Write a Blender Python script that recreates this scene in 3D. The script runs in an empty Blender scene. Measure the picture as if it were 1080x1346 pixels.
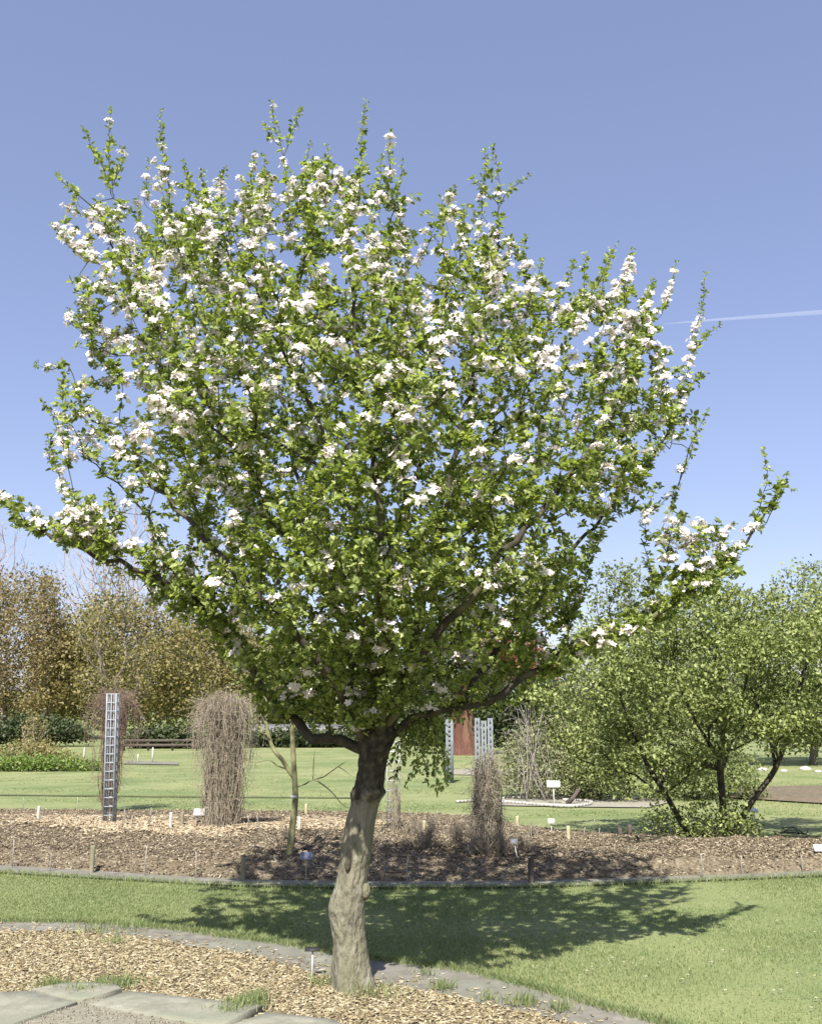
import bpy, math, random
import numpy as np
from mathutils import Vector, noise

random.seed(7)
RNG = np.random.default_rng(11)
C = bpy.context.scene.collection
S = bpy.context.scene

# ------------------------------------------------------------------ camera geometry
F, HY, CAMH = 1300.0, 945.0, 1.6
P = math.atan((HY - 673.0) / F)
cP, sP = math.cos(P), math.sin(P)

def ray(px, py):
    cx = (px - 540.0) / F; cy = (673.0 - py) / F
    return (cx, cP - cy * sP, sP + cy * cP)
def at(px, py, Y):
    r = ray(px, py); t = Y / r[1]
    return np.array([r[0] * t, Y, CAMH + r[2] * t])
def gnd(px, py, z=0.0):
    r = ray(px, py); t = (z - CAMH) / r[2]
    return np.array([r[0] * t, r[1] * t, z])
def proj(p):
    x, y, z = p[..., 0], p[..., 1], p[..., 2] - CAMH
    f = y * cP + z * sP; u = -y * sP + z * cP
    return np.stack([540 + F * x / f, 673 - F * u / f], -1)

# ------------------------------------------------------------------ materials
def nodes(name):
    m = bpy.data.materials.new(name); m.use_nodes = True
    nt = m.node_tree; nt.nodes.clear()
    return m, nt, nt.nodes, nt.links
GA = 0.76
def ramp(N, stops):
    r = N.new('ShaderNodeValToRGB'); cr = r.color_ramp
    while len(cr.elements) < len(stops): cr.elements.new(0.5)
    for e, (p, c) in zip(cr.elements, stops):
        e.position = p; e.color = (*[v * GA for v in c], 1)
    return r
def surf_mat(name, stops, scale=6, detail=6, rough=0.85, bump=0.3, bscale=None, dist=0.02, stretch=(1, 1, 1), big=None, spec=0.3):
    """noise-coloured surface; big = (scale, colour, lo, hi) lays large soft patches of a second colour"""
    m, nt, N, L = nodes(name)
    out = N.new('ShaderNodeOutputMaterial'); b = N.new('ShaderNodeBsdfPrincipled')
    tc = N.new('ShaderNodeTexCoord'); mp = N.new('ShaderNodeMapping'); mp.inputs['Scale'].default_value = stretch
    L.new(tc.outputs['Object'], mp.inputs['Vector'])
    n = N.new('ShaderNodeTexNoise'); n.inputs['Scale'].default_value = scale; n.inputs['Detail'].default_value = detail
    n.inputs['Roughness'].default_value = 0.65
    L.new(mp.outputs[0], n.inputs['Vector'])
    r = ramp(N, stops); L.new(n.outputs['Fac'], r.inputs['Fac'])
    col = r.outputs['Color']
    if big:
        for (bs, bc, lo, hi) in (big if isinstance(big, list) else [big]):
            n2 = N.new('ShaderNodeTexNoise'); n2.inputs['Scale'].default_value = bs; n2.inputs['Detail'].default_value = 4
            L.new(mp.outputs[0], n2.inputs['Vector'])
            mr = N.new('ShaderNodeMapRange'); mr.inputs['From Min'].default_value = lo; mr.inputs['From Max'].default_value = hi
            L.new(n2.outputs['Fac'], mr.inputs['Value'])
            mx = N.new('ShaderNodeMix'); mx.data_type = 'RGBA'
            L.new(mr.outputs[0], mx.inputs['Factor']); L.new(col, mx.inputs['A']); mx.inputs['B'].default_value = (*[v * GA for v in bc], 1)
            col = mx.outputs['Result']
    L.new(col, b.inputs['Base Color'])
    b.inputs['Roughness'].default_value = rough; b.inputs['Specular IOR Level'].default_value = spec
    if bump:
        nb = N.new('ShaderNodeTexNoise'); nb.inputs['Scale'].default_value = bscale or scale * 4; nb.inputs['Detail'].default_value = 8
        L.new(mp.outputs[0], nb.inputs['Vector'])
        bp = N.new('ShaderNodeBump'); bp.inputs['Strength'].default_value = bump; bp.inputs['Distance'].default_value = dist
        L.new(nb.outputs['Fac'], bp.inputs['Height']); L.new(bp.outputs[0], b.inputs['Normal'])
    L.new(b.outputs[0], out.inputs['Surface'])
    return m
def leaf_mat(name, stops, trans=0.35, rough=0.5, tint=(1.1, 1.15, 0.5)):
    m, nt, N, L = nodes(name)
    out = N.new('ShaderNodeOutputMaterial'); b = N.new('ShaderNodeBsdfPrincipled'); t = N.new('ShaderNodeBsdfTranslucent')
    g = N.new('ShaderNodeNewGeometry'); r = ramp(N, stops)
    L.new(g.outputs['Random Per Island'], r.inputs['Fac']); L.new(r.outputs['Color'], b.inputs['Base Color'])
    mu = N.new('ShaderNodeMix'); mu.data_type = 'RGBA'; mu.blend_type = 'MULTIPLY'; mu.inputs['Factor'].default_value = 1
    L.new(r.outputs['Color'], mu.inputs['A']); mu.inputs['B'].default_value = (*[c for c in tint], 1)
    L.new(mu.outputs['Result'], t.inputs['Color'])
    b.inputs['Roughness'].default_value = rough; b.inputs['Specular IOR Level'].default_value = 0.3
    mx = N.new('ShaderNodeMixShader'); mx.inputs[0].default_value = trans
    L.new(b.outputs[0], mx.inputs[1]); L.new(t.outputs[0], mx.inputs[2]); L.new(mx.outputs[0], out.inputs['Surface'])
    return m

M = {}
M['lawn'] = surf_mat('lawn', [(0.3, (0.15, 0.19, 0.065)), (0.5, (0.225, 0.27, 0.105)), (0.72, (0.31, 0.335, 0.155))], 1.1, 10, 0.9, 0.6, 40, 0.03,
                     big=[(0.22, (0.30, 0.32, 0.14), 0.42, 0.62), (0.5, (0.17, 0.225, 0.08), 0.52, 0.68)])
M['farlawn'] = M['lawn']
M['grass'] = leaf_mat('grass_blade', [(0, (0.16, 0.22, 0.08)), (0.35, (0.22, 0.295, 0.11)), (0.75, (0.32, 0.375, 0.16)), (1, (0.46, 0.45, 0.27))], 0.3, 0.6)
M['groove'] = surf_mat('groove', [(0.3, (0.07, 0.09, 0.035)), (0.7, (0.15, 0.17, 0.07))], 2, 8, 0.95, 0.5, 30)
M['path'] = surf_mat('worn_path', [(0.3, (0.16, 0.15, 0.12)), (0.5, (0.225, 0.215, 0.175)), (0.75, (0.31, 0.295, 0.25))], 9, 12, 0.9, 0.4, 90, 0.01,
                     big=[(1.3, (0.22, 0.23, 0.17), 0.5, 0.75), (3.0, (0.36, 0.34, 0.28), 0.58, 0.8)])
M['slab'] = surf_mat('concrete_slab', [(0.3, (0.20, 0.20, 0.15)), (0.5, (0.29, 0.285, 0.22)), (0.75, (0.40, 0.39, 0.31))], 9, 12, 0.9, 0.5, 120, 0.008,
                     big=[(2.2, (0.22, 0.24, 0.17), 0.52, 0.75)])
M['soil'] = surf_mat('chip_soil', [(0.3, (0.16, 0.125, 0.08)), (0.55, (0.28, 0.22, 0.14)), (0.8, (0.42, 0.34, 0.21))], 18, 9, 0.95, 0.8, 60, 0.02)
M['sand'] = surf_mat('sandy_soil', [(0.3, (0.22, 0.205, 0.15)), (0.7, (0.36, 0.335, 0.255))], 20, 9, 0.95, 0.8, 50, 0.02)
M['mulch'] = surf_mat('bark_mulch', [(0.3, (0.12, 0.098, 0.062)), (0.5, (0.205, 0.17, 0.11)), (0.72, (0.33, 0.28, 0.195))], 7, 10, 0.95, 1.0, 22, 0.06,
                      big=[(0.7, (0.26, 0.19, 0.125), 0.5, 0.75)])
M['chip'] = leaf_mat('wood_chip', [(0, (0.14, 0.105, 0.055)), (0.35, (0.285, 0.23, 0.125)), (0.7, (0.43, 0.36, 0.215)), (1, (0.62, 0.55, 0.38))], 0.0, 0.8)
M['bark_chip'] = leaf_mat('bark_chip', [(0, (0.075, 0.056, 0.034)), (0.45, (0.18, 0.142, 0.09)), (0.8, (0.30, 0.245, 0.16)), (1, (0.53, 0.46, 0.33))], 0.0, 0.85)
M['pale_chip'] = leaf_mat('pale_chip', [(0, (0.26, 0.19, 0.11)), (0.5, (0.45, 0.36, 0.23)), (1, (0.68, 0.58, 0.40))], 0.0, 0.85)
M['bark'] = surf_mat('apple_bark', [(0.3, (0.12, 0.11, 0.075)), (0.48, (0.23, 0.215, 0.15)), (0.7, (0.34, 0.325, 0.235))], 16, 12, 0.92, 1.0, 34, 0.035, (1, 1, 0.4),
                     big=[(2.5, (0.21, 0.205, 0.13), 0.42, 0.7), (14, (0.30, 0.295, 0.23), 0.6, 0.72), (30, (.07, .06, .04), .62, .72)])
M['limb'] = surf_mat('limb_bark', [(0.3, (0.035, 0.03, 0.022)), (0.55, (0.075, 0.066, 0.048)), (0.8, (0.15, 0.135, 0.095))], 14, 8, 0.9, 0.6, 40, 0.01,
                     big=[(3.5, (0.15, 0.15, 0.075), 0.54, 0.68)])
M['twig'] = surf_mat('grey_twig', [(0.3, (0.14, 0.115, 0.09)), (0.7, (0.26, 0.22, 0.18))], 5, 3, 0.9, 0)
M['pale_twig'] = surf_mat('pale_twig', [(0.3, (0.36, 0.31, 0.30)), (0.7, (0.56, 0.50, 0.48))], 5, 3, 0.9, 0)
M['dry'] = surf_mat('dry_stem', [(0.3, (0.25, 0.21, 0.15)), (0.7, (0.52, 0.45, 0.34))], 9, 3, 0.9, 0)
M['dry_red'] = surf_mat('dry_red_stem', [(0.3, (0.17, 0.115, 0.085)), (0.7, (0.34, 0.25, 0.19))], 9, 3, 0.9, 0)
M['green_bark'] = surf_mat('green_bark', [(0.3, (0.17, 0.165, 0.08)), (0.55, (0.26, 0.255, 0.13)), (0.8, (0.35, 0.34, 0.20))], 12, 8, 0.85, 0.5, 40, 0.01)
M['redwood'] = surf_mat('redwood_bark', [(0.3, (0.09, 0.045, 0.035)), (0.5, (0.16, 0.075, 0.055)), (0.75, (0.25, 0.13, 0.09))], 1.6, 8, 0.95, 0.8, 6, 0.1, (3, 3, 0.3),
                        big=[(0.6, (0.22, 0.16, 0.09), 0.5, 0.8)])
AP = [(0, (0.12, 0.16, 0.045)), (0.3, (0.235, 0.30, 0.085)), (0.7, (0.38, 0.45, 0.14)), (1, (0.56, 0.61, 0.25))]
M['leaf'] = leaf_mat('apple_leaf', AP, 0.44, 0.45, (1.35, 1.45, 0.6))
M['petal'] = leaf_mat('petal', [(0, (1.02, 0.82, 0.82)), (0.25, (1.08, 0.99, 0.95)), (1, (1.14, 1.10, 1.05))], 0.35, 0.6, (1, 1, 1))
M['stamen'] = surf_mat('stamen', [(0.3, (0.55, 0.48, 0.12)), (0.7, (0.7, 0.62, 0.2))], 9, 2, 0.8, 0)
M['metal'] = surf_mat('galvanised_metal', [(0.3, (0.15, 0.175, 0.185)), (0.7, (0.26, 0.285, 0.29))], 8, 5, 0.85, 0)
M['metal3'] = surf_mat('weathered_metal', [(0.3, (0.30, 0.33, 0.35)), (0.7, (0.46, 0.49, 0.51))], 8, 5, 0.7, 0)
M['metal2'] = surf_mat('pale_metal', [(0.3, (0.5, 0.5, 0.5)), (0.7, (0.66, 0.66, 0.64))], 8, 5, 0.5, 0)
M['wood'] = surf_mat('stake_wood', [(0.3, (0.20, 0.19, 0.12)), (0.7, (0.33, 0.31, 0.21))], 14, 5, 0.85, 0.3, 40, 0.01, (1, 1, 0.2))
M['yellowwood'] = surf_mat('yellow_stake', [(0.3, (0.48, 0.44, 0.26)), (0.7, (0.60, 0.55, 0.34))], 14, 5, 0.85, 0)
M['darkwood'] = surf_mat('dark_wood', [(0.3, (0.07, 0.055, 0.045)), (0.7, (0.15, 0.12, 0.10))], 14, 5, 0.85, 0.3, 40, 0.01, (1, 1, 0.2))
M['cane'] = surf_mat('grey_cane', [(0.3, (0.33, 0.30, 0.25)), (0.7, (0.46, 0.42, 0.36))], 14, 5, 0.85, 0)
M['white'] = surf_mat('white_plastic', [(0.3, (0.72, 0.72, 0.72)), (0.7, (0.82, 0.82, 0.81))], 9, 4, 0.5, 0)
M['offwhite'] = surf_mat('worn_white', [(0.3, (0.50, 0.51, 0.46)), (0.7, (0.66, 0.66, 0.60))], 9, 4, 0.6, 0)
M['bluegrey'] = surf_mat('blue_grey_plate', [(0.3, (0.16, 0.19, 0.27)), (0.7, (0.22, 0.25, 0.33))], 9, 4, 0.9, 0)
M['dark'] = surf_mat('dark_plate', [(0.3, (0.03, 0.03, 0.03)), (0.7, (0.06, 0.055, 0.05))], 9, 4, 0.6, 0)
M['stone'] = surf_mat('pale_stone', [(0.3, (0.45, 0.44, 0.40)), (0.7, (0.62, 0.60, 0.55))], 3, 6, 0.9, 0.3)
M['gravel'] = surf_mat('gravel', [(0.3, (0.27, 0.26, 0.20)), (0.7, (0.44, 0.41, 0.34))], 3, 9, 0.95, 0.6, 30, 0.02, big=[(.5, (.30, .28, .18), .45, .7)])
M['greywood'] = surf_mat('weathered_boards', [(0.3, (0.25, 0.24, 0.22)), (0.7, (0.38, 0.37, 0.34))], 3, 6, 0.9, 0.2)
M['tarp'] = surf_mat('green_sheet', [(0.3, (0.18, 0.36, 0.26)), (0.7, (0.26, 0.46, 0.34))], 3, 4, 0.6, 0)
M['contrail'] = None
def lm(name, a, b, c, d, t=0.3): M[name] = leaf_mat(name, [(0, a), (0.35, b), (0.7, c), (1, d)], t)
lm('brown_leaf', (0.17, 0.125, 0.06), (0.265, 0.205, 0.095), (0.34, 0.27, 0.13), (0.34, 0.32, 0.15))
lm('olive_leaf', (0.16, 0.15, 0.05), (0.25, 0.23, 0.08), (0.33, 0.29, 0.11), (0.40, 0.32, 0.15))
lm('darkgreen_leaf', (0.025, 0.042, 0.016), (0.045, 0.068, 0.024), (0.075, 0.10, 0.035), (0.13, 0.15, 0.06), 0.12)
lm('yellowgreen_leaf', (0.13, 0.17, 0.05), (0.24, 0.295, 0.09), (0.35, 0.41, 0.14), (0.46, 0.51, 0.20))
lm('midgreen_leaf', (0.14, 0.18, 0.06), (0.21, 0.26, 0.085), (0.29, 0.34, 0.12), (0.38, 0.42, 0.18))
lm('pale_leaf', (0.20, 0.23, 0.10), (0.27, 0.29, 0.14), (0.33, 0.34, 0.19), (0.40, 0.39, 0.25))
lm('rust_leaf', (0.14, 0.06, 0.035), (0.24, 0.10, 0.055), (0.30, 0.15, 0.08), (0.34, 0.20, 0.11))
lm('bedgreen_leaf', (0.10, 0.17, 0.03), (0.17, 0.27, 0.05), (0.24, 0.34, 0.08), (0.34, 0.36, 0.14))

# ------------------------------------------------------------------ mesh helpers
def empty(name, loc):
    o = bpy.data.objects.new(name, None); C.objects.link(o); o.location = [float(v) for v in loc]
    o.empty_display_size = 0.1
    return o
def tag(o, label=None, cat=None, group=None, kind=None):
    if label: o['label'] = label
    if cat: o['category'] = cat
    if group: o['group'] = group
    if kind: o['kind'] = kind
    return o
def mk(name, V, faces, mat, parent=None, smooth=False, local=False):
    """V (n,3); faces = list of (m,k) int arrays. World coordinates unless local."""
    V = np.asarray(V, dtype=np.float64).reshape(-1, 3)
    if parent is not None and not local:
        off = np.array(parent.location)
        if parent.parent is not None: off = off + np.array(parent.parent.location)
        V = V - off
    me = bpy.data.meshes.new(name)
    me.vertices.add(len(V)); me.vertices.foreach_set('co', V.astype(np.float32).ravel())
    faces = [np.asarray(f, dtype=np.int32) for f in faces if len(f)]
    tot = [f.shape[1] * np.ones(len(f), np.int32) for f in faces]
    cnt = np.concatenate(tot); idx = np.concatenate([f.ravel() for f in faces])
    me.loops.add(len(idx)); me.loops.foreach_set('vertex_index', idx)
    me.polygons.add(len(cnt)); st = np.concatenate([[0], np.cumsum(cnt)[:-1]]).astype(np.int32)
    me.polygons.foreach_set('loop_start', st); me.polygons.foreach_set('loop_total', cnt)
    if smooth: me.polygons.foreach_set('use_smooth', np.ones(len(cnt), bool))
    me.update(calc_edges=True); me.validate()
    me.materials.append(mat)
    o = bpy.data.objects.new(name, me); C.objects.link(o)
    if parent is not None: o.parent = parent
    return o

class Geo:
    def __init__(s): s.v = []; s.q = []; s.t = []; s.n = 0
    def add(s, V, q=None, t=None):
        V = np.asarray(V, float).reshape(-1, 3)
        if q is not None and len(q): s.q.append(np.asarray(q) + s.n)
        if t is not None and len(t): s.t.append(np.asarray(t) + s.n)
        s.v.append(V); s.n += len(V)
    def box(s, c, sz, rz=0, tilt=0, top=1.0):
        x, y, z = [k / 2 for k in sz]
        V = np.array([(-x, -y, -z), (x, -y, -z), (x, y, -z), (-x, y, -z), (-x * top, -y * top, z), (x * top, -y * top, z), (x * top, y * top, z), (-x * top, y * top, z)])
        if tilt:
            a = math.cos(tilt), math.sin(tilt)
            V = V @ np.array([[1, 0, 0], [0, a[0], -a[1]], [0, a[1], a[0]]]).T
        if rz:
            a = math.cos(rz), math.sin(rz)
            V = V @ np.array([[a[0], -a[1], 0], [a[1], a[0], 0], [0, 0, 1]]).T
        s.add(V + np.array(c), [(0, 3, 2, 1), (4, 5, 6, 7), (0, 1, 5, 4), (1, 2, 6, 5), (2, 3, 7, 6), (3, 0, 4, 7)])
    def tube(s, pts, rad, k=5, cap=True):
        pts = np.asarray(pts, float); n = len(pts)
        if n < 2: return
        rad = np.broadcast_to(np.asarray(rad, float), (n,))
        T = np.gradient(pts, axis=0); T /= np.linalg.norm(T, axis=1)[:, None] + 1e-9
        ref = np.array([0.13, 0.97, 0.21]) if abs(T[0][2]) > 0.7 else np.array([0.1, 0.15, 0.98])
        A = np.cross(T, ref); A /= np.linalg.norm(A, axis=1)[:, None] + 1e-9
        B = np.cross(T, A)
        th = np.arange(k) / k * 2 * math.pi
        V = pts[:, None, :] + rad[:, None, None] * (A[:, None, :] * np.cos(th)[None, :, None] + B[:, None, :] * np.sin(th)[None, :, None])
        i = np.arange(n - 1)[:, None] * k; j = np.arange(k)[None, :]; j2 = (j + 1) % k
        q = np.stack([i + j, i + j2, i + k + j2, i + k + j], -1).reshape(-1, 4)
        t = None
        V = V.reshape(-1, 3)
        if cap:
            V = np.vstack([V, pts[-1] + T[-1] * rad[-1] * 0.5, pts[0]])
            b = (n - 1) * k
            t = [(b + a, b + (a + 1) % k, n * k) for a in range(k)] + [((a + 1) % k, a, n * k + 1) for a in range(k)]
        s.add(V, q, t)
    def build(s, name, mat, parent=None, smooth=False, local=False):
        f = []
        if s.q: f.append(np.concatenate(s.q))
        if s.t: f.append(np.concatenate(s.t))
        return mk(name, np.concatenate(s.v), f, mat, parent, smooth, local)

def unit(a): return a / (np.linalg.norm(a, axis=-1, keepdims=True) + 1e-9)
def rnd_dir(n, rng): return unit(rng.normal(size=(n, 3)))

def leaf_geo(Pb, D, Nr, Ls, Ws, fold=0.25, curl=0.15):
    """folded pointed leaves: 6 verts, 2 quads each"""
    D = unit(D); Nr = unit(Nr - (Nr * D).sum(-1, keepdims=True) * D); Sd = np.cross(D, Nr)
    L = Ls[:, None]; W = Ws[:, None]
    b = Pb; tip = Pb + D * L - Nr * L * curl
    l1 = Pb + D * L * .35 - Sd * W * .5 + Nr * W * fold; l2 = Pb + D * L * .75 - Sd * W * .36 + Nr * (W * fold * .7 - L * curl * .5)
    r1 = Pb + D * L * .35 + Sd * W * .5 + Nr * W * fold; r2 = Pb + D * L * .75 + Sd * W * .36 + Nr * (W * fold * .7 - L * curl * .5)
    V = np.stack([b, l1, l2, tip, r2, r1], 1).reshape(-1, 3)
    k = np.arange(len(Pb))[:, None] * 6
    q = np.concatenate([k + np.array([[0, 3, 2, 1]]), k + np.array([[0, 5, 4, 3]])])
    return V, q
def quad_leaves(Pb, D, Nr, Ls, Ws):
    """kite leaves for far trees: 4 verts, 1 quad (bent across)"""
    D = unit(D); Nr = unit(Nr - (Nr * D).sum(-1, keepdims=True) * D); Sd = np.cross(D, Nr)
    L = Ls[:, None]; W = Ws[:, None]
    V = np.stack([Pb, Pb + D * L * .5 - Sd * W * .5 + Nr * W * .15, Pb + D * L, Pb + D * L * .5 + Sd * W * .5 + Nr * W * .15], 1).reshape(-1, 3)
    k = np.arange(len(Pb))[:, None] * 4
    return V, k + np.array([[0, 1, 2, 3]])

def in_poly(p, poly):
    poly = np.asarray(poly, float); x, y = p[:, 0], p[:, 1]; ins = np.zeros(len(p), bool); n = len(poly)
    for i in range(n):
        x1, y1 = poly[i]; x2, y2 = poly[(i + 1) % n]
        c = ((y1 > y) != (y2 > y)) & (x < (x2 - x1) * (y - y1) / (y2 - y1 + 1e-12) + x1)
        ins ^= c
    return ins
def poly_dist(p, poly):
    poly = np.asarray(poly, float); d = np.full(len(p), 1e9); n = len(poly)
    for i in range(n):
        a = poly[i]; b = poly[(i + 1) % n]; ab = b - a
        t = np.clip(((p - a) @ ab) / (ab @ ab + 1e-9), 0, 1)
        d = np.minimum(d, np.linalg.norm(p - (a + t[:, None] * ab), axis=1))
    return d
def fill_crown(poly, Y, R, n, rng, clump=0.0, freq=1.5, shell=0.0):
    """points in a rounded volume whose outline seen from the camera is poly (photo pixels); R = half depth in metres"""
    poly = np.asarray(poly, float); lo, hi = poly.min(0), poly.max(0); out = []
    tot = 0
    while tot < n:
        q = lo + rng.random((n * 3, 2)) * (hi - lo)
        q = q[in_poly(q, poly)]
        d = np.minimum(poly_dist(q, poly) / F * Y, R)
        T = np.sqrt(np.maximum(R * R - (R - d) ** 2, 0)) + 0.06 * R
        keep = rng.random(len(q)) < np.minimum(1, T / R + .08)
        q, T = q[keep], T[keep]
        u = rng.uniform(-1, 1, len(q))
        if shell: u = np.sign(u) * np.abs(u) ** (1 - shell)
        pts = np.array([at(a, b, Y + c) for (a, b), c in zip(q, u * T)])
        if clump:
            nv = np.array([noise.noise(Vector(p * freq)) for p in pts])
            pts = pts[nv > rng.uniform(-1, 1, len(pts)) * 0.15 - 0.4 + clump]
        out.append(pts); tot += len(pts)
    return np.concatenate(out)[:n]

class Skel:
    """branch graph: nodes, parents, minimum radii; grown to targets with least total wood plus short paths"""
    def __init__(s): s.p = []; s.par = []; s.rmin = []; s.pl = []
    def add(s, pt, par, r=0.0):
        s.p.append(np.array(pt, float)); s.par.append(par); s.rmin.append(r)
        s.pl.append(0 if par < 0 else s.pl[par] + np.linalg.norm(s.p[-1] - s.p[par]))
        return len(s.p) - 1
    def chain(s, pts, r0, r1, par=-1, step=0.12, jit=0.0):
        pts = np.asarray(pts, float); seg = np.linalg.norm(np.diff(pts, axis=0), axis=1); cum = np.concatenate([[0], np.cumsum(seg)])
        n = max(2, int(cum[-1] / step)); t = np.linspace(0, cum[-1], n + 1)
        Q = catmull(pts, cum, t)
        if jit: Q[1:-1] += RNG.normal(size=(n - 1, 3)) * jit
        if par < 0: last = s.add(Q[0], -1, r0)
        else: last = par if np.linalg.norm(Q[0] - s.p[par]) < step * .7 else s.add(Q[0], par, r0)
        ids = [last]
        for i in range(1, n + 1):
            last = s.add(Q[i], last, r0 + (r1 - r0) * (i / n)); ids.append(last)
        return ids
    def nearest(s, pt): return int(np.argmin(np.linalg.norm(np.array(s.p) - pt, axis=1)))
    def grow(s, T, bf=0.3, up=0.5):
        n = len(T); P0 = np.array(s.p); pl = np.array(s.pl)
        best = np.full(n, 1e9); bp = np.zeros(n, int)
        def upd(i, p, l):
            d = np.linalg.norm(T - p, axis=1)
            c = d + bf * (l + 0) + up * np.maximum(0, p[2] - T[:, 2])
            m = c < best; best[m] = c[m]; bp[m] = i
        for i in range(len(P0)): upd(i, P0[i], pl[i])
        left = np.ones(n, bool)
        for _ in range(n):
            c = np.where(left, best, 1e9); j = int(np.argmin(c)); left[j] = False
            k = s.add(T[j], int(bp[j])); upd(k, T[j], s.pl[k])
    def finish(s, rtip, e=2.2, smooth=1):
        n = len(s.p); s.P = np.array(s.p); ch = [[] for _ in range(n)]
        for i, q in enumerate(s.par):
            if q >= 0: ch[q].append(i)
        s.ch = ch; R = np.zeros(n); A = np.zeros(n)
        order = sorted(range(n), key=lambda i: -s.pl[i])
        for i in order:
            a = sum(A[c] for c in ch[i]) if ch[i] else rtip ** e
            A[i] = a; R[i] = a ** (1 / e)
        s.Rad = np.maximum(R, s.rmin)
        for _ in range(smooth):
            Q = s.P.copy()
            for i in range(n):
                if s.par[i] >= 0 and ch[i] and s.rmin[i] == 0:
                    m = max(ch[i], key=lambda c: s.Rad[c])
                    Q[i] = .5 * s.P[i] + .25 * (s.P[m] + s.P[s.par[i]])
            s.P = Q
    def mesh(s, g, kmax=8, kmin=3, sub=2, thr=0.0):
        n = len(s.P); main = {}
        for i in range(n):
            if s.ch[i]: main[i] = max(s.ch[i], key=lambda c: s.Rad[c])
        starts = [i for i in range(n) if s.par[i] < 0 or main[s.par[i]] != i]
        for st in starts:
            chn = [s.par[st]] if s.par[st] >= 0 else []
            i = st; chn.append(i)
            while i in main: i = main[i]; chn.append(i)
            if len(chn) < 2: continue
            pts = s.P[chn]; rad = s.Rad[chn].copy()
            if s.par[st] >= 0: rad[0] = min(rad[0], rad[1] * 1.15)
            if rad.max() < thr: continue
            rad[-1] *= 0.6
            if sub > 1 and len(chn) > 2:
                seg = np.linalg.norm(np.diff(pts, axis=0), axis=1) + 1e-6; cum = np.concatenate([[0], np.cumsum(seg)])
                t = np.interp(np.linspace(0, len(pts) - 1, (len(pts) - 1) * sub + 1), np.arange(len(pts)), cum)
                pts = catmull(pts, cum, t); rad = np.interp(t, cum, rad)
            mr = rad.max(); k = kmax if mr > .025 else (5 if mr > .008 else kmin)
            k = max(kmin, min(k, kmax))
            g.tube(pts, rad, k)
def catmull(pts, cum, t):
    out = np.zeros((len(t), 3)); idx = np.clip(np.searchsorted(cum, t, side='right') - 1, 0, len(pts) - 2)
    for m, (i, tt) in enumerate(zip(idx, t)):
        h = cum[i + 1] - cum[i]; u = (tt - cum[i]) / (h + 1e-9)
        p1, p2 = pts[i], pts[i + 1]
        p0 = pts[i - 1] if i > 0 else p1 - (p2 - p1); p3 = pts[i + 2] if i + 2 < len(pts) else p2 + (p2 - p1)
        h0 = cum[i] - cum[i - 1] if i > 0 else h; h3 = cum[i + 2] - cum[i + 1] if i + 2 < len(pts) else h
        m1 = (p2 - p0) / (h + h0) * h; m2 = (p3 - p1) / (h + h3) * h
        out[m] = (2*u**3-3*u**2+1)*p1 + (u**3-2*u**2+u)*m1 + (-2*u**3+3*u**2)*p2 + (u**3-u**2)*m2
    return out

# ------------------------------------------------------------------ ground sheets
def resample(pts, n):
    pts = np.asarray(pts, float); seg = np.linalg.norm(np.diff(pts, axis=0), axis=1); cum = np.concatenate([[0], np.cumsum(seg)])
    return catmull(np.c_[pts, np.zeros(len(pts))] if pts.shape[1] == 2 else pts, cum, np.linspace(0, cum[-1], n))
def pxline(l, n): return resample(np.array([gnd(*p) for p in l]), n)
def strip(name, A, B, rows, zf, mat, label=None, kind='structure', smooth=True):
    """sheet between ground curves A and B; zf(u, v, xy) gives the height"""
    n = len(A); V = []
    for j in range(rows + 1):
        v = j / rows; Pn = A + (B - A) * v
        for i in range(n): V.append((Pn[i][0], Pn[i][1], zf(i / (n - 1), v, Pn[i])))
    q = [(j * n + i, j * n + i + 1, (j + 1) * n + i + 1, (j + 1) * n + i) for j in range(rows) for i in range(n - 1)]
    o = mk(name, V, [np.array(q)], mat, smooth=smooth); tag(o, label, None, None, kind)
    return o
# lawn: one sheet to the horizon
def ground():
    xs = np.concatenate([-np.geomspace(1500, 8, 16), np.linspace(-7, 7, 57), np.geomspace(8, 1500, 16)])
    ys = np.concatenate([[-60, -20, -5, 0], np.linspace(2, 12, 50), np.geomspace(12.5, 2500, 36)])
    V = np.array([(x, y, 0.012 * noise.noise(Vector((x * .9, y * .9, 0))) if 4 < y < 12 and abs(x) < 7 else 0) for y in ys for x in xs])
    n = len(xs); q = np.array([(j * n + i, j * n + i + 1, (j + 1) * n + i + 1, (j + 1) * n + i) for j in range(len(ys) - 1) for i in range(n - 1)])
    return tag(mk('lawn', V, [q], M['lawn'], smooth=True), 'mown green lawn reaching back to the far trees', None, None, 'structure')
ground()
PU = [(-420, 1216), (-200, 1212), (0, 1215), (100, 1216), (200, 1222), (300, 1235), (380, 1246), (440, 1257), (540, 1271), (600, 1279), (700, 1302), (800, 1331), (880, 1354), (1000, 1400), (1200, 1500), (1400, 1640)]
PL = [(-420, 1236), (-200, 1229), (0, 1229), (100, 1229), (180, 1238), (280, 1253), (350, 1266), (400, 1282), (440, 1294), (500, 1298), (560, 1310), (640, 1326), (720, 1344), (800, 1368), (950, 1430), (1150, 1560)]
pu, pl_ = pxline(PU, 90), pxline(PL, 90)
strip('path', pl_, pu, 8, lambda u, v, p: 0.022 + 0.006 * noise.noise(Vector(p * 2)), M['path'], 'curved grey stone path between wood chips and lawn')
PLo = [(a, b) for a, b in PL]
near = [(-420, 1700), (-300, 1700), (0, 1700), (100, 1700), (180, 1700), (280, 1700), (350, 1700), (400, 1700), (500, 1700), (600, 1700), (700, 1700), (800, 1700), (900, 1750), (1000, 1750), (1100, 1800), (1200, 1800)]
nr = pxline(near, 90)
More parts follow.
